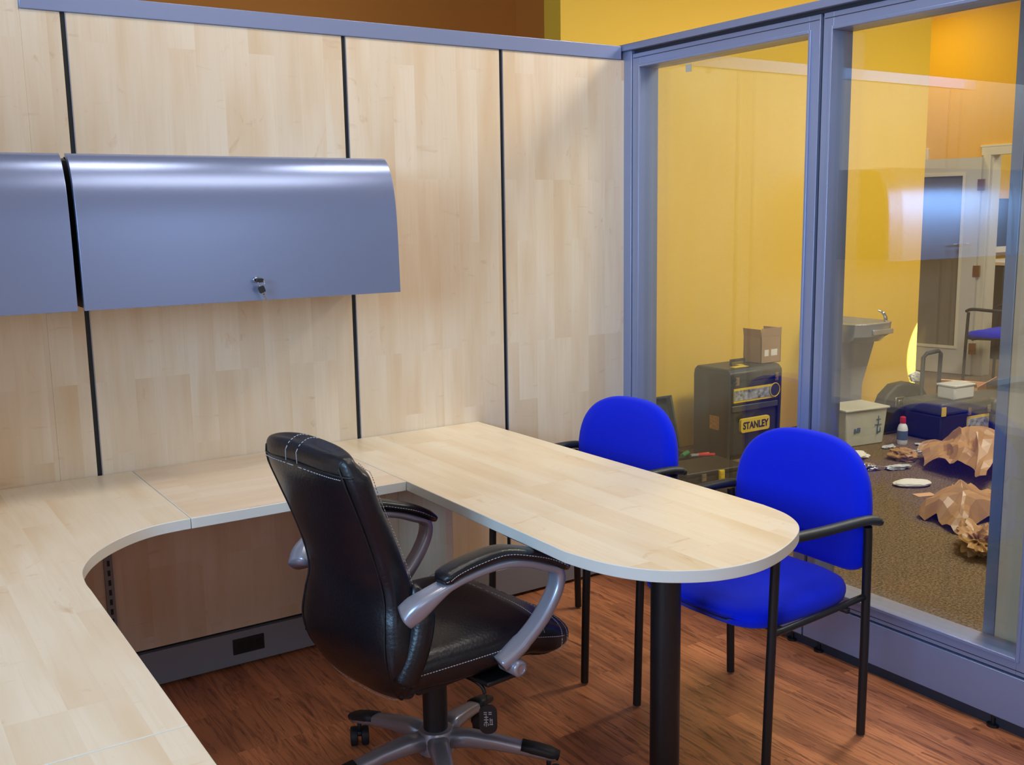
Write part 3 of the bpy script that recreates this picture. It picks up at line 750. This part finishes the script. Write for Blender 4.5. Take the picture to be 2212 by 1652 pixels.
# mechanism, column, base
link('tilt_mechanism', bx(-0.10, 0.12, -0.07, 0.07, 0.325, 0.365), M['blkplast'], EC, bevel=0.01)
bm = bmesh.new(); lathe(bm, [(0.033, 0.145), (0.033, 0.33)], 32); link('gas_column', bm, M['blkplast'], EC, smooth='auto')
lv = link('tilt_lever', tube(spline([(0.0, -0.06, 0.345), (0.0, -0.16, 0.352), (0.008, -0.195, 0.342), (0.01, -0.205, 0.325)], 5), 0.005, n=10), M['blkmetal'], EC, smooth=True)
tg = empty('hang_tag', (0, 0, 0))
bs = bmesh.new()
lathe(bs, [(0.050, 0.095), (0.052, 0.14), (0.045, 0.156), (0.034, 0.158)], 32)
base = link('star_base', bs, M['silver'], EC, smooth='auto')
for k, a in enumerate((108, 33, -39, -111, 177)):
    A_ = R(a-7); c, s_ = math.cos(A_), math.sin(A_); L_ = 0.325
    def P(r_, z_): return Vector((r_*c, r_*s_, z_))
    pts = [P(0.03, 0.128), P(0.09, 0.130), P(0.16, 0.122), P(0.23, 0.108), P(0.29, 0.095), P(L_, 0.085)]
    link('base_arm', tube(pts, [(0.030, 0.023), (0.027, 0.022), (0.024, 0.0185), (0.022, 0.016), (0.021, 0.014), (0.018, 0.011)], n=16, sec=3.2, ups=(-s_, c, 0)), M['silver'], EC, smooth=True)
    pts = [P(0.232, 0.1135), P(0.27, 0.106), P(0.31, 0.096), P(L_+0.008, 0.088)]
    link('arm_cap', tube(pts, [(0.0225, 0.0135), (0.0225, 0.0135), (0.0215, 0.0125), (0.017, 0.010)], n=16, sec=3.2, ups=(-s_, c, 0)), M['blkplast'], EC, smooth=True)
    q = P(0.305, 0.0); an = R([60, 150, -80, 20, 100][k])
    T = Matrix.Translation((q.x, q.y, 0.0285)) @ Matrix.Rotation(an, 4, 'Z')
    bm = bmesh.new()
    for sx in (-1, 1):
        W_ = T @ Matrix.Translation((0.012, sx*0.016, 0)) @ Matrix.Rotation(R(90), 4, 'X')
        lathe(bm, [(0.020, -0.011), (0.0275, -0.009), (0.0280, 0.0), (0.0275, 0.009), (0.020, 0.011)], 22, mat=W_)
    cs = link('castor', bm, M['blkplast'], EC, smooth='auto')
    bm = bmesh.new(); sweep(bm, [T @ Vector((-0.008, 0, 0.010)), T @ Vector((0.008, 0, 0.024)), T @ Vector((0.028, 0, 0.018))], [(0.008, 0.006), (0.012, 0.008), (0.007, 0.005)], n=10)
    sweep(bm, [Vector((q.x, q.y, 0.04)), Vector((q.x, q.y, 0.088))], 0.0065, n=10)
    link('castor_hood', bm, M['blkplast'], cs, smooth=True)
bpy.data.objects.remove(tg)
# hang tag with white characters
t = empty('hang_tag', (-2.27, -1.02, 0), R(7), 'small black hang tag with white characters dangling under the office chair', 'tag')
TG = Matrix.Translation((0.012, -0.214, 0.258)) @ Matrix.Rotation(R(-40), 4, 'Z')
bm = bmesh.new(); vs = prism(bm, rrect(0, 0, 0.046, 0.078, 0.020), -0.0025, 0.0025, 'Y')
for v in vs: v.co = TG @ v.co
tb = link('tag_card', bm, M['blkplast'], t, bevel=0.0008)
bm = bmesh.new()
for (x0, x1, z0, z1) in ((-0.011, -0.003, 0.014, 0.016), (0.001, 0.009, 0.014, 0.016), (-0.011, -0.003, 0.019, 0.021), (0.001, 0.009, 0.019, 0.021),
        (-0.010, 0.0, 0.006, 0.008), (-0.006, -0.004, -0.006, 0.012), (-0.011, 0.001, -0.001, 0.001), (-0.010, -0.001, -0.008, -0.006), (-0.006, -0.004, -0.018, -0.008), (-0.011, -0.009, -0.016, -0.010), (-0.001, 0.001, -0.016, -0.010),
        (0.004, 0.011, -0.002, 0.000), (0.004, 0.006, -0.010, 0.004), (0.009, 0.011, -0.012, 0.002), (0.003, 0.012, -0.014, -0.012)):
    box(bm, x0, x1, -0.0034, -0.0024, z0, z1, mat=TG)
link('printed_characters', bm, M['thread'], tb)
link('tag_string', tube(spline([TG @ Vector((0, 0, 0.030)), (0.011, -0.211, 0.305), (0.010, -0.2115, 0.322)], 5), 0.0016, n=6), M['blkmetal'], t, smooth=True)

# ------------------------------------------------------------------ hallway: rolling toolbox
def latch(par, x, y, z, w=0.03, h=0.05, mat='chrome'):
    bm = bmesh.new(); box(bm, x-w/2, x+w/2, y-0.012, y, z-h/2, z+h/2); box(bm, x-w/2+0.005, x+w/2-0.005, y-0.017, y-0.011, z-h/2+0.006, z-h/2+0.022); box(bm, x-w/2+0.005, x+w/2-0.005, y-0.016, y-0.011, z+0.004, z+h/2-0.006)
    return link('latch', bm, M[mat], par)
t = empty('rolling_toolbox', (1.175, 1.10, 0), 0, 'tall black rolling toolbox with yellow brand plate standing against the yellow wall', 'toolbox')
link('lower_bin', bx(-0.205, 0.205, 0.02, 0.30, 0.03, 0.31), M['tool'], t, bevel=0.012)
link('front_band', bx(-0.20, 0.20, 0.004, 0.04, 0.305, 0.345), M['tool3'], t, bevel=0.006)
link('upper_case', bx(-0.205, 0.205, 0.006, 0.31, 0.345, 0.49), M['tool'], t, bevel=0.008)
for sx in (-1, 1):
    bm = bmesh.new(); pr_ = [(0.012, 0.0), (0.31, 0.0), (0.315, 0.52), (0.30, 0.55), (0.03, 0.55), (0.004, 0.52), (0.004, 0.36)]
    prism(bm, pr_, sx*0.205, sx*0.229, 'X'); link('side_panel', bm, M['tool'], t, bevel=0.006)
bm = bmesh.new(); pr_ = [(-0.002, 0.49), (0.318, 0.49), (0.318, 0.545), (0.29, 0.572), (0.03, 0.572), (-0.002, 0.545)]
prism(bm, pr_, -0.226, 0.226, 'X'); link('lid', bm, M['tool'], t, bevel=0.010)
latch(t, -0.175, 0.0, 0.50); latch(t, 0.165, 0.0, 0.50)
bm = bmesh.new(); sweep(bm, [(-0.075, 0.15, 0.565), (-0.075, 0.15, 0.60), (0.045, 0.15, 0.60), (0.045, 0.15, 0.565)], 0.009, n=8); link('carry_handle', bm, M['tool'], t)
bm = bmesh.new(); box(bm, -0.14, -0.02, 0.05, 0.09, 0.568, 0.574); box(bm, -0.05, -0.01, 0.10, 0.13, 0.568, 0.576); link('lid_insert', bm, M['tyel'], t)
lab = link('picture_label', bx(-0.195, 0.175, -0.002, 0.004, 0.365, 0.452), M['tyel'], t)
bm = bmesh.new(); box(bm, -0.193, 0.173, -0.004, -0.002, 0.378, 0.440); link('label_photo', bm, M['photo'], lab)
bm = bmesh.new(); lathe(bm, [(0.042, 0.0), (0.042, 0.004)], 24, mat=Matrix.Translation((0.155, -0.003, 0.415)) @ Matrix.Rotation(R(90), 4, 'X')); link('round_badge', bm, M['gasket'], lab)
link('badge_ring', tube([(0.155+0.042*math.cos(a), -0.008, 0.415+0.042*math.sin(a)) for a in [2*PI*k/24 for k in range(25)]], 0.003, n=6, cap=False), M['tyel'], lab)
bm = bmesh.new(); prism(bm, rrect(-0.005, 0.215, 0.25, 0.088, 0.018), -0.004, 0.016, 'Y'); br_ = link('brand_plate', bm, M['tyel'], t, bevel=0.002)
text_mesh('STANLEY', 0.062, 0.001, M['ink'], 'brand_lettering', br_, (-0.005, -0.0055, 0.213), (R(90), 0, 0), 0.86)
link('side_sticker', bx(-0.2315, -0.228, 0.085, 0.165, 0.19, 0.275), M['sticker'], t)
for sx in (-1, 1):
    bm = bmesh.new(); lathe(bm, [(0.03, -0.02), (0.06, -0.018), (0.06, 0.018), (0.03, 0.02)], 24, mat=Matrix.Translation((sx*0.18, 0.255, 0.062)) @ Matrix.Rotation(R(90), 4, 'Y'))
    link('wheel', bm, M['blkplast'], t, smooth='auto')
# cardboard box on it
t = empty('cardboard_box', (1.40, 1.20, 0.571), 0, 'open brown cardboard box with two white stickers standing on the tall toolbox', 'box')
t.location = (1.36, 1.235, 0.5735)
bm = bmesh.new(); w_, d_, h_, k_ = 0.088, 0.075, 0.165, 0.004
box(bm, -w_, w_, -d_, -d_+k_, 0, h_); box(bm, -w_, w_, d_-k_, d_, 0, h_); box(bm, -w_, -w_+k_, -d_, d_, 0, h_); box(bm, w_-k_, w_, -d_, d_, 0, h_); box(bm, -w_, w_, -d_, d_, 0, k_)
link('carton', bm, M['card'], t)
bm = bmesh.new()
vs = box(bm, -w_, w_, -0.0015, 0.0015, 0, 0.055, mat=Matrix.Translation((0, -d_+0.001, h_)) @ Matrix.Rotation(R(4), 4, 'X'))
vs = box(bm, -0.0015, 0.0015, -d_, d_, 0, 0.05, mat=Matrix.Translation((-w_+0.001, 0, h_)) @ Matrix.Rotation(R(-8), 4, 'Y'))
vs = box(bm, -0.0015, 0.0015, -d_, d_, 0, 0.05, mat=Matrix.Translation((w_-0.001, 0, h_)) @ Matrix.Rotation(R(4), 4, 'Y'))
link('flap', bm, M['card'], t)
bm = bmesh.new(); box(bm, -0.058, -0.022, -d_-0.001, -d_+0.001, 0.045, 0.085); box(bm, 0.0, 0.055, -d_-0.001, -d_+0.001, 0.045, 0.085); link('sticker', bm, M['paper'], t)
# open tool case at the left
t = empty('tool_case', (0.40, 1.05, 0), 0, 'open dark green tool case with raised lid near the corner post', 'tool case')
bm = bmesh.new(); w_, d_ = 0.23, 0.17
box(bm, -w_, w_, -d_, d_, 0.0, 0.012); box(bm, -w_, w_, -d_, -d_+0.012, 0, 0.11); box(bm, -w_, w_, d_-0.012, d_, 0, 0.11); box(bm, -w_, -w_+0.012, -d_, d_, 0, 0.11); box(bm, w_-0.012, w_, -d_, d_, 0, 0.11)
link('case_base', bm, M['tray'], t, bevel=0.004)
bm = bmesh.new(); Lm = Matrix.Translation((0, d_, 0.115)) @ Matrix.Rotation(R(-16), 4, 'X')
box(bm, -w_, w_, -0.004, 0.012, 0, 0.32, mat=Lm); box(bm, -w_, -w_+0.015, -0.045, 0.01, 0, 0.32, mat=Lm); box(bm, w_-0.015, w_, -0.045, 0.01, 0, 0.32, mat=Lm); box(bm, -w_, w_, -0.045, 0.01, 0.305, 0.32, mat=Lm)
link('case_lid', bm, M['tray'], t, bevel=0.004)
latch(t, -0.12, -d_, 0.085, 0.04, 0.04, 'tool3'); latch(t, 0.12, -d_, 0.085, 0.04, 0.04, 'tool3')
for nm, mt, p, a, lb, gp in (('screwdriver', 'green', [(-0.01, 0.0, 0.125), (0.08, 0.03, 0.125)], 0.014, 'green handled screwdriver lying across the open tool case', None),
        ('pliers', 'red', [(0.06, -0.06, 0.128), (0.13, -0.085, 0.128)], 0.011, 'red handled pliers lying across the open tool case', None)):
    q = empty(nm, (0.50, 1.02, -0.0), R(10), lb, 'tool')
    link('handle', tube(p, a, n=10), M[mt], q, smooth='auto')
    e = Vector(p[0]); d = (Vector(p[1])-e).normalized()
    if nm == 'screwdriver': link('shank', tube([e, e-d*0.13], 0.004, n=8), M['chrome'], q)
    else: link('second_handle', tube([e, Vector(p[1])+Vector((0.005, -0.04, 0))], 0.010, n=8), M['red'], q); link('jaw', tube([e, e-d*0.05], 0.012, n=6), M['steel'], q)
# second, lower black tray in front of the open case
t = empty('tool_tray', (0.36, 0.715, 0), R(-6), 'low black tool tray with clasps on the carpet behind the table', 'tool tray')
link('tray_body', bx(-0.20, 0.20, -0.13, 0.13, 0, 0.13), M['tool'], t, bevel=0.012)
link('tray_lid', bx(-0.205, 0.205, -0.135, 0.135, 0.13, 0.155), M['tool2'], t, bevel=0.008)
latch(t, -0.10, -0.135, 0.125, 0.03, 0.04)
latch(t, 0.02, -0.135, 0.125, 0.035, 0.05, 'tyel')

# ------------------------------------------------------------------ drinking fountain
t = empty('water_fountain', (2.36, 1.6, 0), 0, 'stainless steel drinking fountain on grey pedestal against the yellow wall', 'drinking fountain')
bm = bmesh.new(); bas = [(-0.215, 0.0), (-0.215, -0.36), (-0.19, -0.43), (-0.10, -0.47), (0.10, -0.47), (0.19, -0.43), (0.215, -0.36), (0.215, 0.0)]
n = len(bas)
r0 = [bm.verts.new((x*0.90, y*0.88, 0.62)) for x, y in bas]; r1 = [bm.verts.new((x*0.99, y*0.99, 0.665)) for x, y in bas]; r2_ = [bm.verts.new((x, y, 0.735)) for x, y in bas]
r3 = [bm.verts.new((x*1.01, y*1.01, 0.752)) for x, y in bas]; r4 = [bm.verts.new((x*0.93, y*0.95-0.006, 0.757)) for x, y in bas]; r5 = [bm.verts.new((x*0.78, y*0.80-0.04, 0.725)) for x, y in bas]
for a, b in ((r0, r1), (r1, r2_), (r2_, r3), (r3, r4), (r4, r5)):
    for k in range(n): bm.faces.new((a[k], a[(k+1) % n], b[(k+1) % n], b[k]))
bm.faces.new(r0); bm.faces.new(r5)
link('basin', bm, M['steel'], t, bevel=0.008, seg=3)
bm = bmesh.new(); P0 = [(-0.185, 0.0), (-0.185, -0.30), (0.185, -0.30), (0.185, 0.0)]
lv_ = [(1.0, 1.08, 0.66), (1.0, 1.0, 0.58), (0.80, 0.82, 0.30), (0.78, 0.80, 0.0)]
rg = [[bm.verts.new((x*a, y*b_, z)) for x, y in P0] for a, b_, z in lv_]
for a, b in zip(rg, rg[1:]):
    for k in range(4): bm.faces.new((a[k], a[(k+1) % 4], b[(k+1) % 4], b[k]))
bm.faces.new(rg[0]); bm.faces.new(rg[-1]); link('pedestal', bm, M['steel_d'], t, bevel=0.006)
link('bubbler', tube(spline([(0.165, -0.40, 0.745), (0.165, -0.40, 0.78), (0.155, -0.385, 0.81), (0.14, -0.36, 0.825)], 4), [0.014]*5+[0.012]*4+[0.008]*4, n=12), M['chrome'], t, smooth='auto')
link('push_bar', bx(-0.06, 0.15, -0.482, -0.468, 0.675, 0.71), M['steel'], t, bevel=0.004)
# ------------------------------------------------------------------ crate, bags, second toolbox
t = empty('plastic_crate', (2.00, 1.03, 0), R(-8), 'pale grey plastic crate with worn stickers in front of the fountain', 'crate')
bm = bmesh.new(); V = box(bm, -0.175, 0.175, -0.13, 0.11, 0, 0.235)
for v in V:
    if v.co.z < 0.1: v.co.x *= 0.9; v.co.y *= 0.9
link('crate_body', bm, M['crate'], t, bevel=0.008)
link('crate_lid', bx(-0.187, 0.187, -0.142, 0.122, 0.235, 0.25), M['crate'], t, bevel=0.005)
for grp in (((-0.10, -0.085, 0.09, 0.12), (-0.088, -0.075, 0.10, 0.104), (-0.075, -0.05, 0.095, 0.125)), ((0.10, 0.104, 0.13, 0.19), (0.085, 0.12, 0.165, 0.169), (0.075, 0.13, 0.13, 0.134), (0.095, 0.101, 0.07, 0.134), (0.095, 0.125, 0.08, 0.085), (0.12, 0.125, 0.08, 0.11))):
    bm = bmesh.new()
    for (x0, x1, z0, z1) in grp:
        y_ = -0.117-0.013*(z0+z1)/2/0.235
        box(bm, x0, x1, y_-0.005, y_+0.003, z0, z1)
    link('marker_writing', bm, M['bluegrey'], t)
t = empty('tool_bag', (2.55, 0.99+0.07, 0), R(-6), 'black soft domed tool bag with chrome clasp beside the fountain', 'bag')
bm = bmesh.new(); pr_ = [(-0.215, 0), (-0.225, 0.2), (-0.19, 0.27), (-0.10, 0.335), (0.02, 0.345), (0.13, 0.32), (0.20, 0.25), (0.215, 0.0)]
prism(bm, pr_, -0.05, 0.05, 'Y'); link('bag_body', bm, M['tool2'], t, bevel=0.02, seg=3)
bm = bmesh.new(); box(bm, -0.125, -0.045, -0.065, -0.049, 0.19, 0.255); box(bm, -0.10, -0.07, -0.07, -0.06, 0.20, 0.235); link('clasp', bm, M['chrome'], t, bevel=0.004)
# second rolling toolbox, handle up
t = empty('rolling_toolbox', (2.70, 0.80, 0), R(-4), 'low black rolling toolbox with raised grey handle in the middle of the clutter', 'toolbox')
link('lower_bin', bx(-0.27, 0.21, -0.16, 0.14, 0.01, 0.18), M['tool2'], t, bevel=0.014)
link('lid', bx(-0.28, 0.22, -0.17, 0.15, 0.18, 0.262), M['tool3'], t, bevel=0.02)
bm = bmesh.new()
link('telescopic_handle', tube([(-0.125, 0.13, 0.02), (-0.115, 0.13, 0.52), (-0.08, 0.13, 0.545), (0.035, 0.13, 0.555), (0.06, 0.13, 0.535), (0.045, 0.13, 0.02)], 0.014, n=10), M['gasket'], t, smooth='auto')
bm.free()
lab = link('picture_label', bx(-0.02, 0.20, -0.165, -0.158, 0.045, 0.15), M['tyel'], t)
bm = bmesh.new(); box(bm, -0.015, 0.195, -0.168, -0.164, 0.062, 0.133); link('label_photo', bm, M['photo'], lab)
latch(t, -0.02, -0.168, 0.19); latch(t, 0.175, -0.168, 0.19)
link('corner_strap', bx(-0.285, -0.245, -0.174, -0.168, 0.18, 0.24), M['tyel'], t)
t = empty('parts_organizer', (2.68, 0.74, 0.2625), R(-4), 'milky clear parts organizer box lying on the low rolling toolbox', 'organizer box')
link('tub', bx(-0.10, 0.10, -0.07, 0.07, 0, 0.085), M['clear'], t, bevel=0.012)
link('lid', bx(-0.105, 0.105, -0.075, 0.075, 0.085, 0.1), M['clear'], t, bevel=0.005)
t = empty('tool_case', (3.24, 0.76, 0), R(-10), 'dark closed tool case at the right of the low rolling toolbox', 'tool case')
link('case_body', bx(-0.24, 0.3, -0.17, 0.15, 0, 0.13), M['tool2'], t, bevel=0.015)
link('lid', bx(-0.245, 0.305, -0.175, 0.155, 0.13, 0.235), M['tool3'], t, bevel=0.03)
# spray bottle
t = empty('spray_bottle', (2.215, 0.80, 0), R(20), 'small white and blue spray bottle with red cap standing on the carpet', 'bottle')
bm = bmesh.new(); lathe(bm, [(0.030, 0.0), (0.033, 0.01), (0.033, 0.10), (0.026, 0.125), (0.014, 0.14)], 20); link('bottle_body', bm, M['white'], t, smooth='auto')
bm = bmesh.new(); lathe(bm, [(0.0336, 0.03), (0.0336, 0.09)], 20); link('bottle_label', bm, M['bluegrey'], t, smooth='auto')
bm = bmesh.new(); lathe(bm, [(0.019, 0.14), (0.020, 0.145), (0.018, 0.178), (0.012, 0.182)], 16); link('cap', bm, M['red'], t, smooth='auto')

# ------------------------------------------------------------------ crumpled things
def crumple(name, loc, size, rz, mat, label, cat, seed, amp=0.5, fine=0.35, sub=4, group=None, flat=True):
    bm = bmesh.new(); bmesh.ops.create_icosphere(bm, subdivisions=sub, radius=1)
    so_ = Vector((seed*3.1, seed*1.7, seed*0.9))
    for v in bm.verts:
        p = v.co.copy()
        a = noise.noise(p*1.3+so_)*amp; c = noise.cell(p*2.2+so_)*fine*0.35
        vor = noise.voronoi(p*2.0+so_)[0]; rg_ = (vor[1]-vor[0])*fine
        v.co = p*(1+a+c*0.3-rg_)
    zmin = min(v.co.z for v in bm.verts)
    for v in bm.verts:
        x, y, z = v.co
        z = (z+0.75)
        if z < 0: z = 0.0
        v.co = Vector((x*size[0], y*size[1], max(0.0, z*size[2]*0.57)))
    o = link(name, bm, mat); o.location = loc; o.rotation_euler = (0, 0, rz)
    return tag(o, label, cat, group)
crumple('paper_wrapping', (1.86, 0.53, 0), (0.08, 0.09, 0.07), 0.3, M['kraft'], 'small brown crumpled paper lump left of the big brown paper heap', 'paper', 3, fine=0.5)
def draped(name, cor, zf, n, amp, seed, mat, label, cat, th=0.002, flatz=0.0):
    """creased sheet over a quad; zf(u,v) gives its height"""
    bm = bmesh.new(); G = []
    so_ = Vector((seed, seed*0.7, 0))
    for i in range(n+1):
        row = []
        for j in range(n+1):
            u, v = i/n, j/n
            a = Vector(cor[0]).lerp(Vector(cor[1]), u); b = Vector(cor[3]).lerp(Vector(cor[2]), u); p = a.lerp(b, v).to_3d()
            q = Vector((u*3, v*3, 0))+so_
            vor = noise.voronoi(q*1.1)[0]; k = (vor[1]-vor[0])
            z = zf(u, v)*(1+0.5*noise.noise(q*0.9))+amp*k
            p += Vector((noise.noise(q+Vector((9, 0, 0)))*amp*0.9, noise.noise(q+Vector((0, 9, 0)))*amp*0.9, 0))
            p.z = max(0.002, z+flatz); row.append(bm.verts.new(p))
        G.append(row)
    for i in range(n):
        for j in range(n):
            bm.faces.new((G[i][j], G[i+1][j], G[i+1][j+1])); bm.faces.new((G[i][j], G[i+1][j+1], G[i][j+1]))
    o = link(name, bm, mat)
    s_ = o.modifiers.new('solid', 'SOLIDIFY'); s_.thickness = th; s_.offset = 1
    return tag(o, label, cat)
draped('paper_wrapping', [(1.72, 0.30), (2.02, 0.50), (2.42, 0.10), (1.58, -0.22)], lambda u, v: 0.05*math.sin(PI*v)+0.20*(0.35+0.65*v)*math.sin(PI*min(1, u*0.95+0.05))**0.7, 17, 0.10, 4.2, M['kraft'], 'big sheet of brown packing paper bunched up at right behind the glass', 'paper', 0.002)
draped('paper_wrapping', [(0.90, -0.27), (1.30, -0.16), (1.32, -0.52), (0.78, -0.56)], lambda u, v: 0.15*math.sin(PI*u)**0.5*math.sin(PI*v)**0.5, 13, 0.07, 8.3, M['kraft'], 'creased brown paper bag standing nearest the glass at lower right', 'paper', 0.002)
crumple('paper_wrapping', (0.62, -0.76, 0), (0.17, 0.085, 0.13), R(38), M['kraft'], 'twisted brown paper roll trailing down beside the glass door post', 'paper', 5, amp=0.6, fine=0.9, sub=4)
crumple('cloth_rag', (1.60, 0.76, 0), (0.16, 0.07, 0.05), R(-35), M['paper'], 'white rag lying on the carpet beside the blue chair back', 'cloth', 11, amp=0.5, fine=0.5)
crumple('plastic_wrap', (1.46, 0.50, 0), (0.085, 0.05, 0.04), R(-30), M['chrome'], 'shiny clear plastic packaging on the carpet below the white rag', 'packaging', 12, amp=0.5, fine=0.9)
crumple('plastic_wrap', (1.62, 0.40, 0), (0.085, 0.04, 0.03), R(-20), M['clear'], 'small bluish plastic bag right of the shiny packaging', 'packaging', 13, amp=0.5, fine=0.6)
crumple('parts_packet', (1.38, 0.12, 0), (0.11, 0.07, 0.035), R(-25), M['paper'], 'flat white packet lying alone on the carpet', 'packet', 21, amp=0.15, fine=0.1)
tag(link('paper_scrap', bx(-0.055, 0.055, -0.03, 0.03, 0.0, 0.004), M['card_l'], bevel=0.001), 'tan paper scrap on the carpet right of the white packet', 'paper scrap')
bpy.data.objects['paper_scrap'].location = (1.26, -0.04, 0); bpy.data.objects['paper_scrap'].rotation_euler = (0, 0, R(-20))
for k, (x, y, a) in enumerate(((2.05, 0.78, 10), (2.30, 0.68, -30), (2.14, 0.60, 15), (2.05, 0.62, 50), (2.38, 0.54, -10))):
    o = crumple('plastic_scrap', (x, y, 0), (0.07, 0.03, 0.018), R(a), M['clear'], ['flat clear plastic scrap left of the spray bottle', 'clear plastic scrap right of the spray bottle against the toolbox', 'clear plastic scrap just in front of the spray bottle', 'small clear plastic scrap in front of the crate corner', 'clear plastic scrap furthest right below the low toolbox'][k], 'plastic scrap', 30+k, amp=0.5, fine=0.6, sub=3, group='plastic scraps by the spray bottle')
crumple('cloth_rag', (2.68, 1.05, 0.332), (0.06, 0.04, 0.07), 0.2, M['paper'], 'white tissue crumpled on top of the black tool bag', 'cloth', 41, amp=0.4, fine=0.5)
for (x, y, rz, sx, lb) in ((3.95, 1.50, 20, 0.15, 'pale open cardboard box on the far floor, left one of two'), (4.25, 1.00, -15, 0.12, 'pale cardboard box on the far floor, right one of two')):
    t = empty('cardboard_box', (x, y, 0), R(rz), lb, 'box')
    bm = bmesh.new(); k_ = 0.005; h_ = 0.13
    box(bm, -sx, sx, -0.13, -0.13+k_, 0, h_); box(bm, -sx, sx, 0.13-k_, 0.13, 0, h_); box(bm, -sx, -sx+k_, -0.13, 0.13, 0, h_); box(bm, sx-k_, sx, -0.13, 0.13, 0, h_); box(bm, -sx, sx, -0.13, 0.13, 0, k_)
    link('carton', bm, M['card_l'], t)
    bm = bmesh.new(); box(bm, -sx, sx, -0.0015, 0.0015, 0, 0.09, mat=Matrix.Translation((0, -0.13, h_)) @ Matrix.Rotation(R(55), 4, 'X')); box(bm, -0.0015, 0.0015, -0.13, 0.13, 0, 0.08, mat=Matrix.Translation((-sx, 0, h_)) @ Matrix.Rotation(R(-50), 4, 'Y'))
    link('flap', bm, M['card_l'], t)

tag(link('glass_sticker', bx(-0.7595, -0.7582, -0.365, -0.335, 2.035, 2.062), M['crate']), 'small pale sticker at the top of the first glass pane', 'sticker')
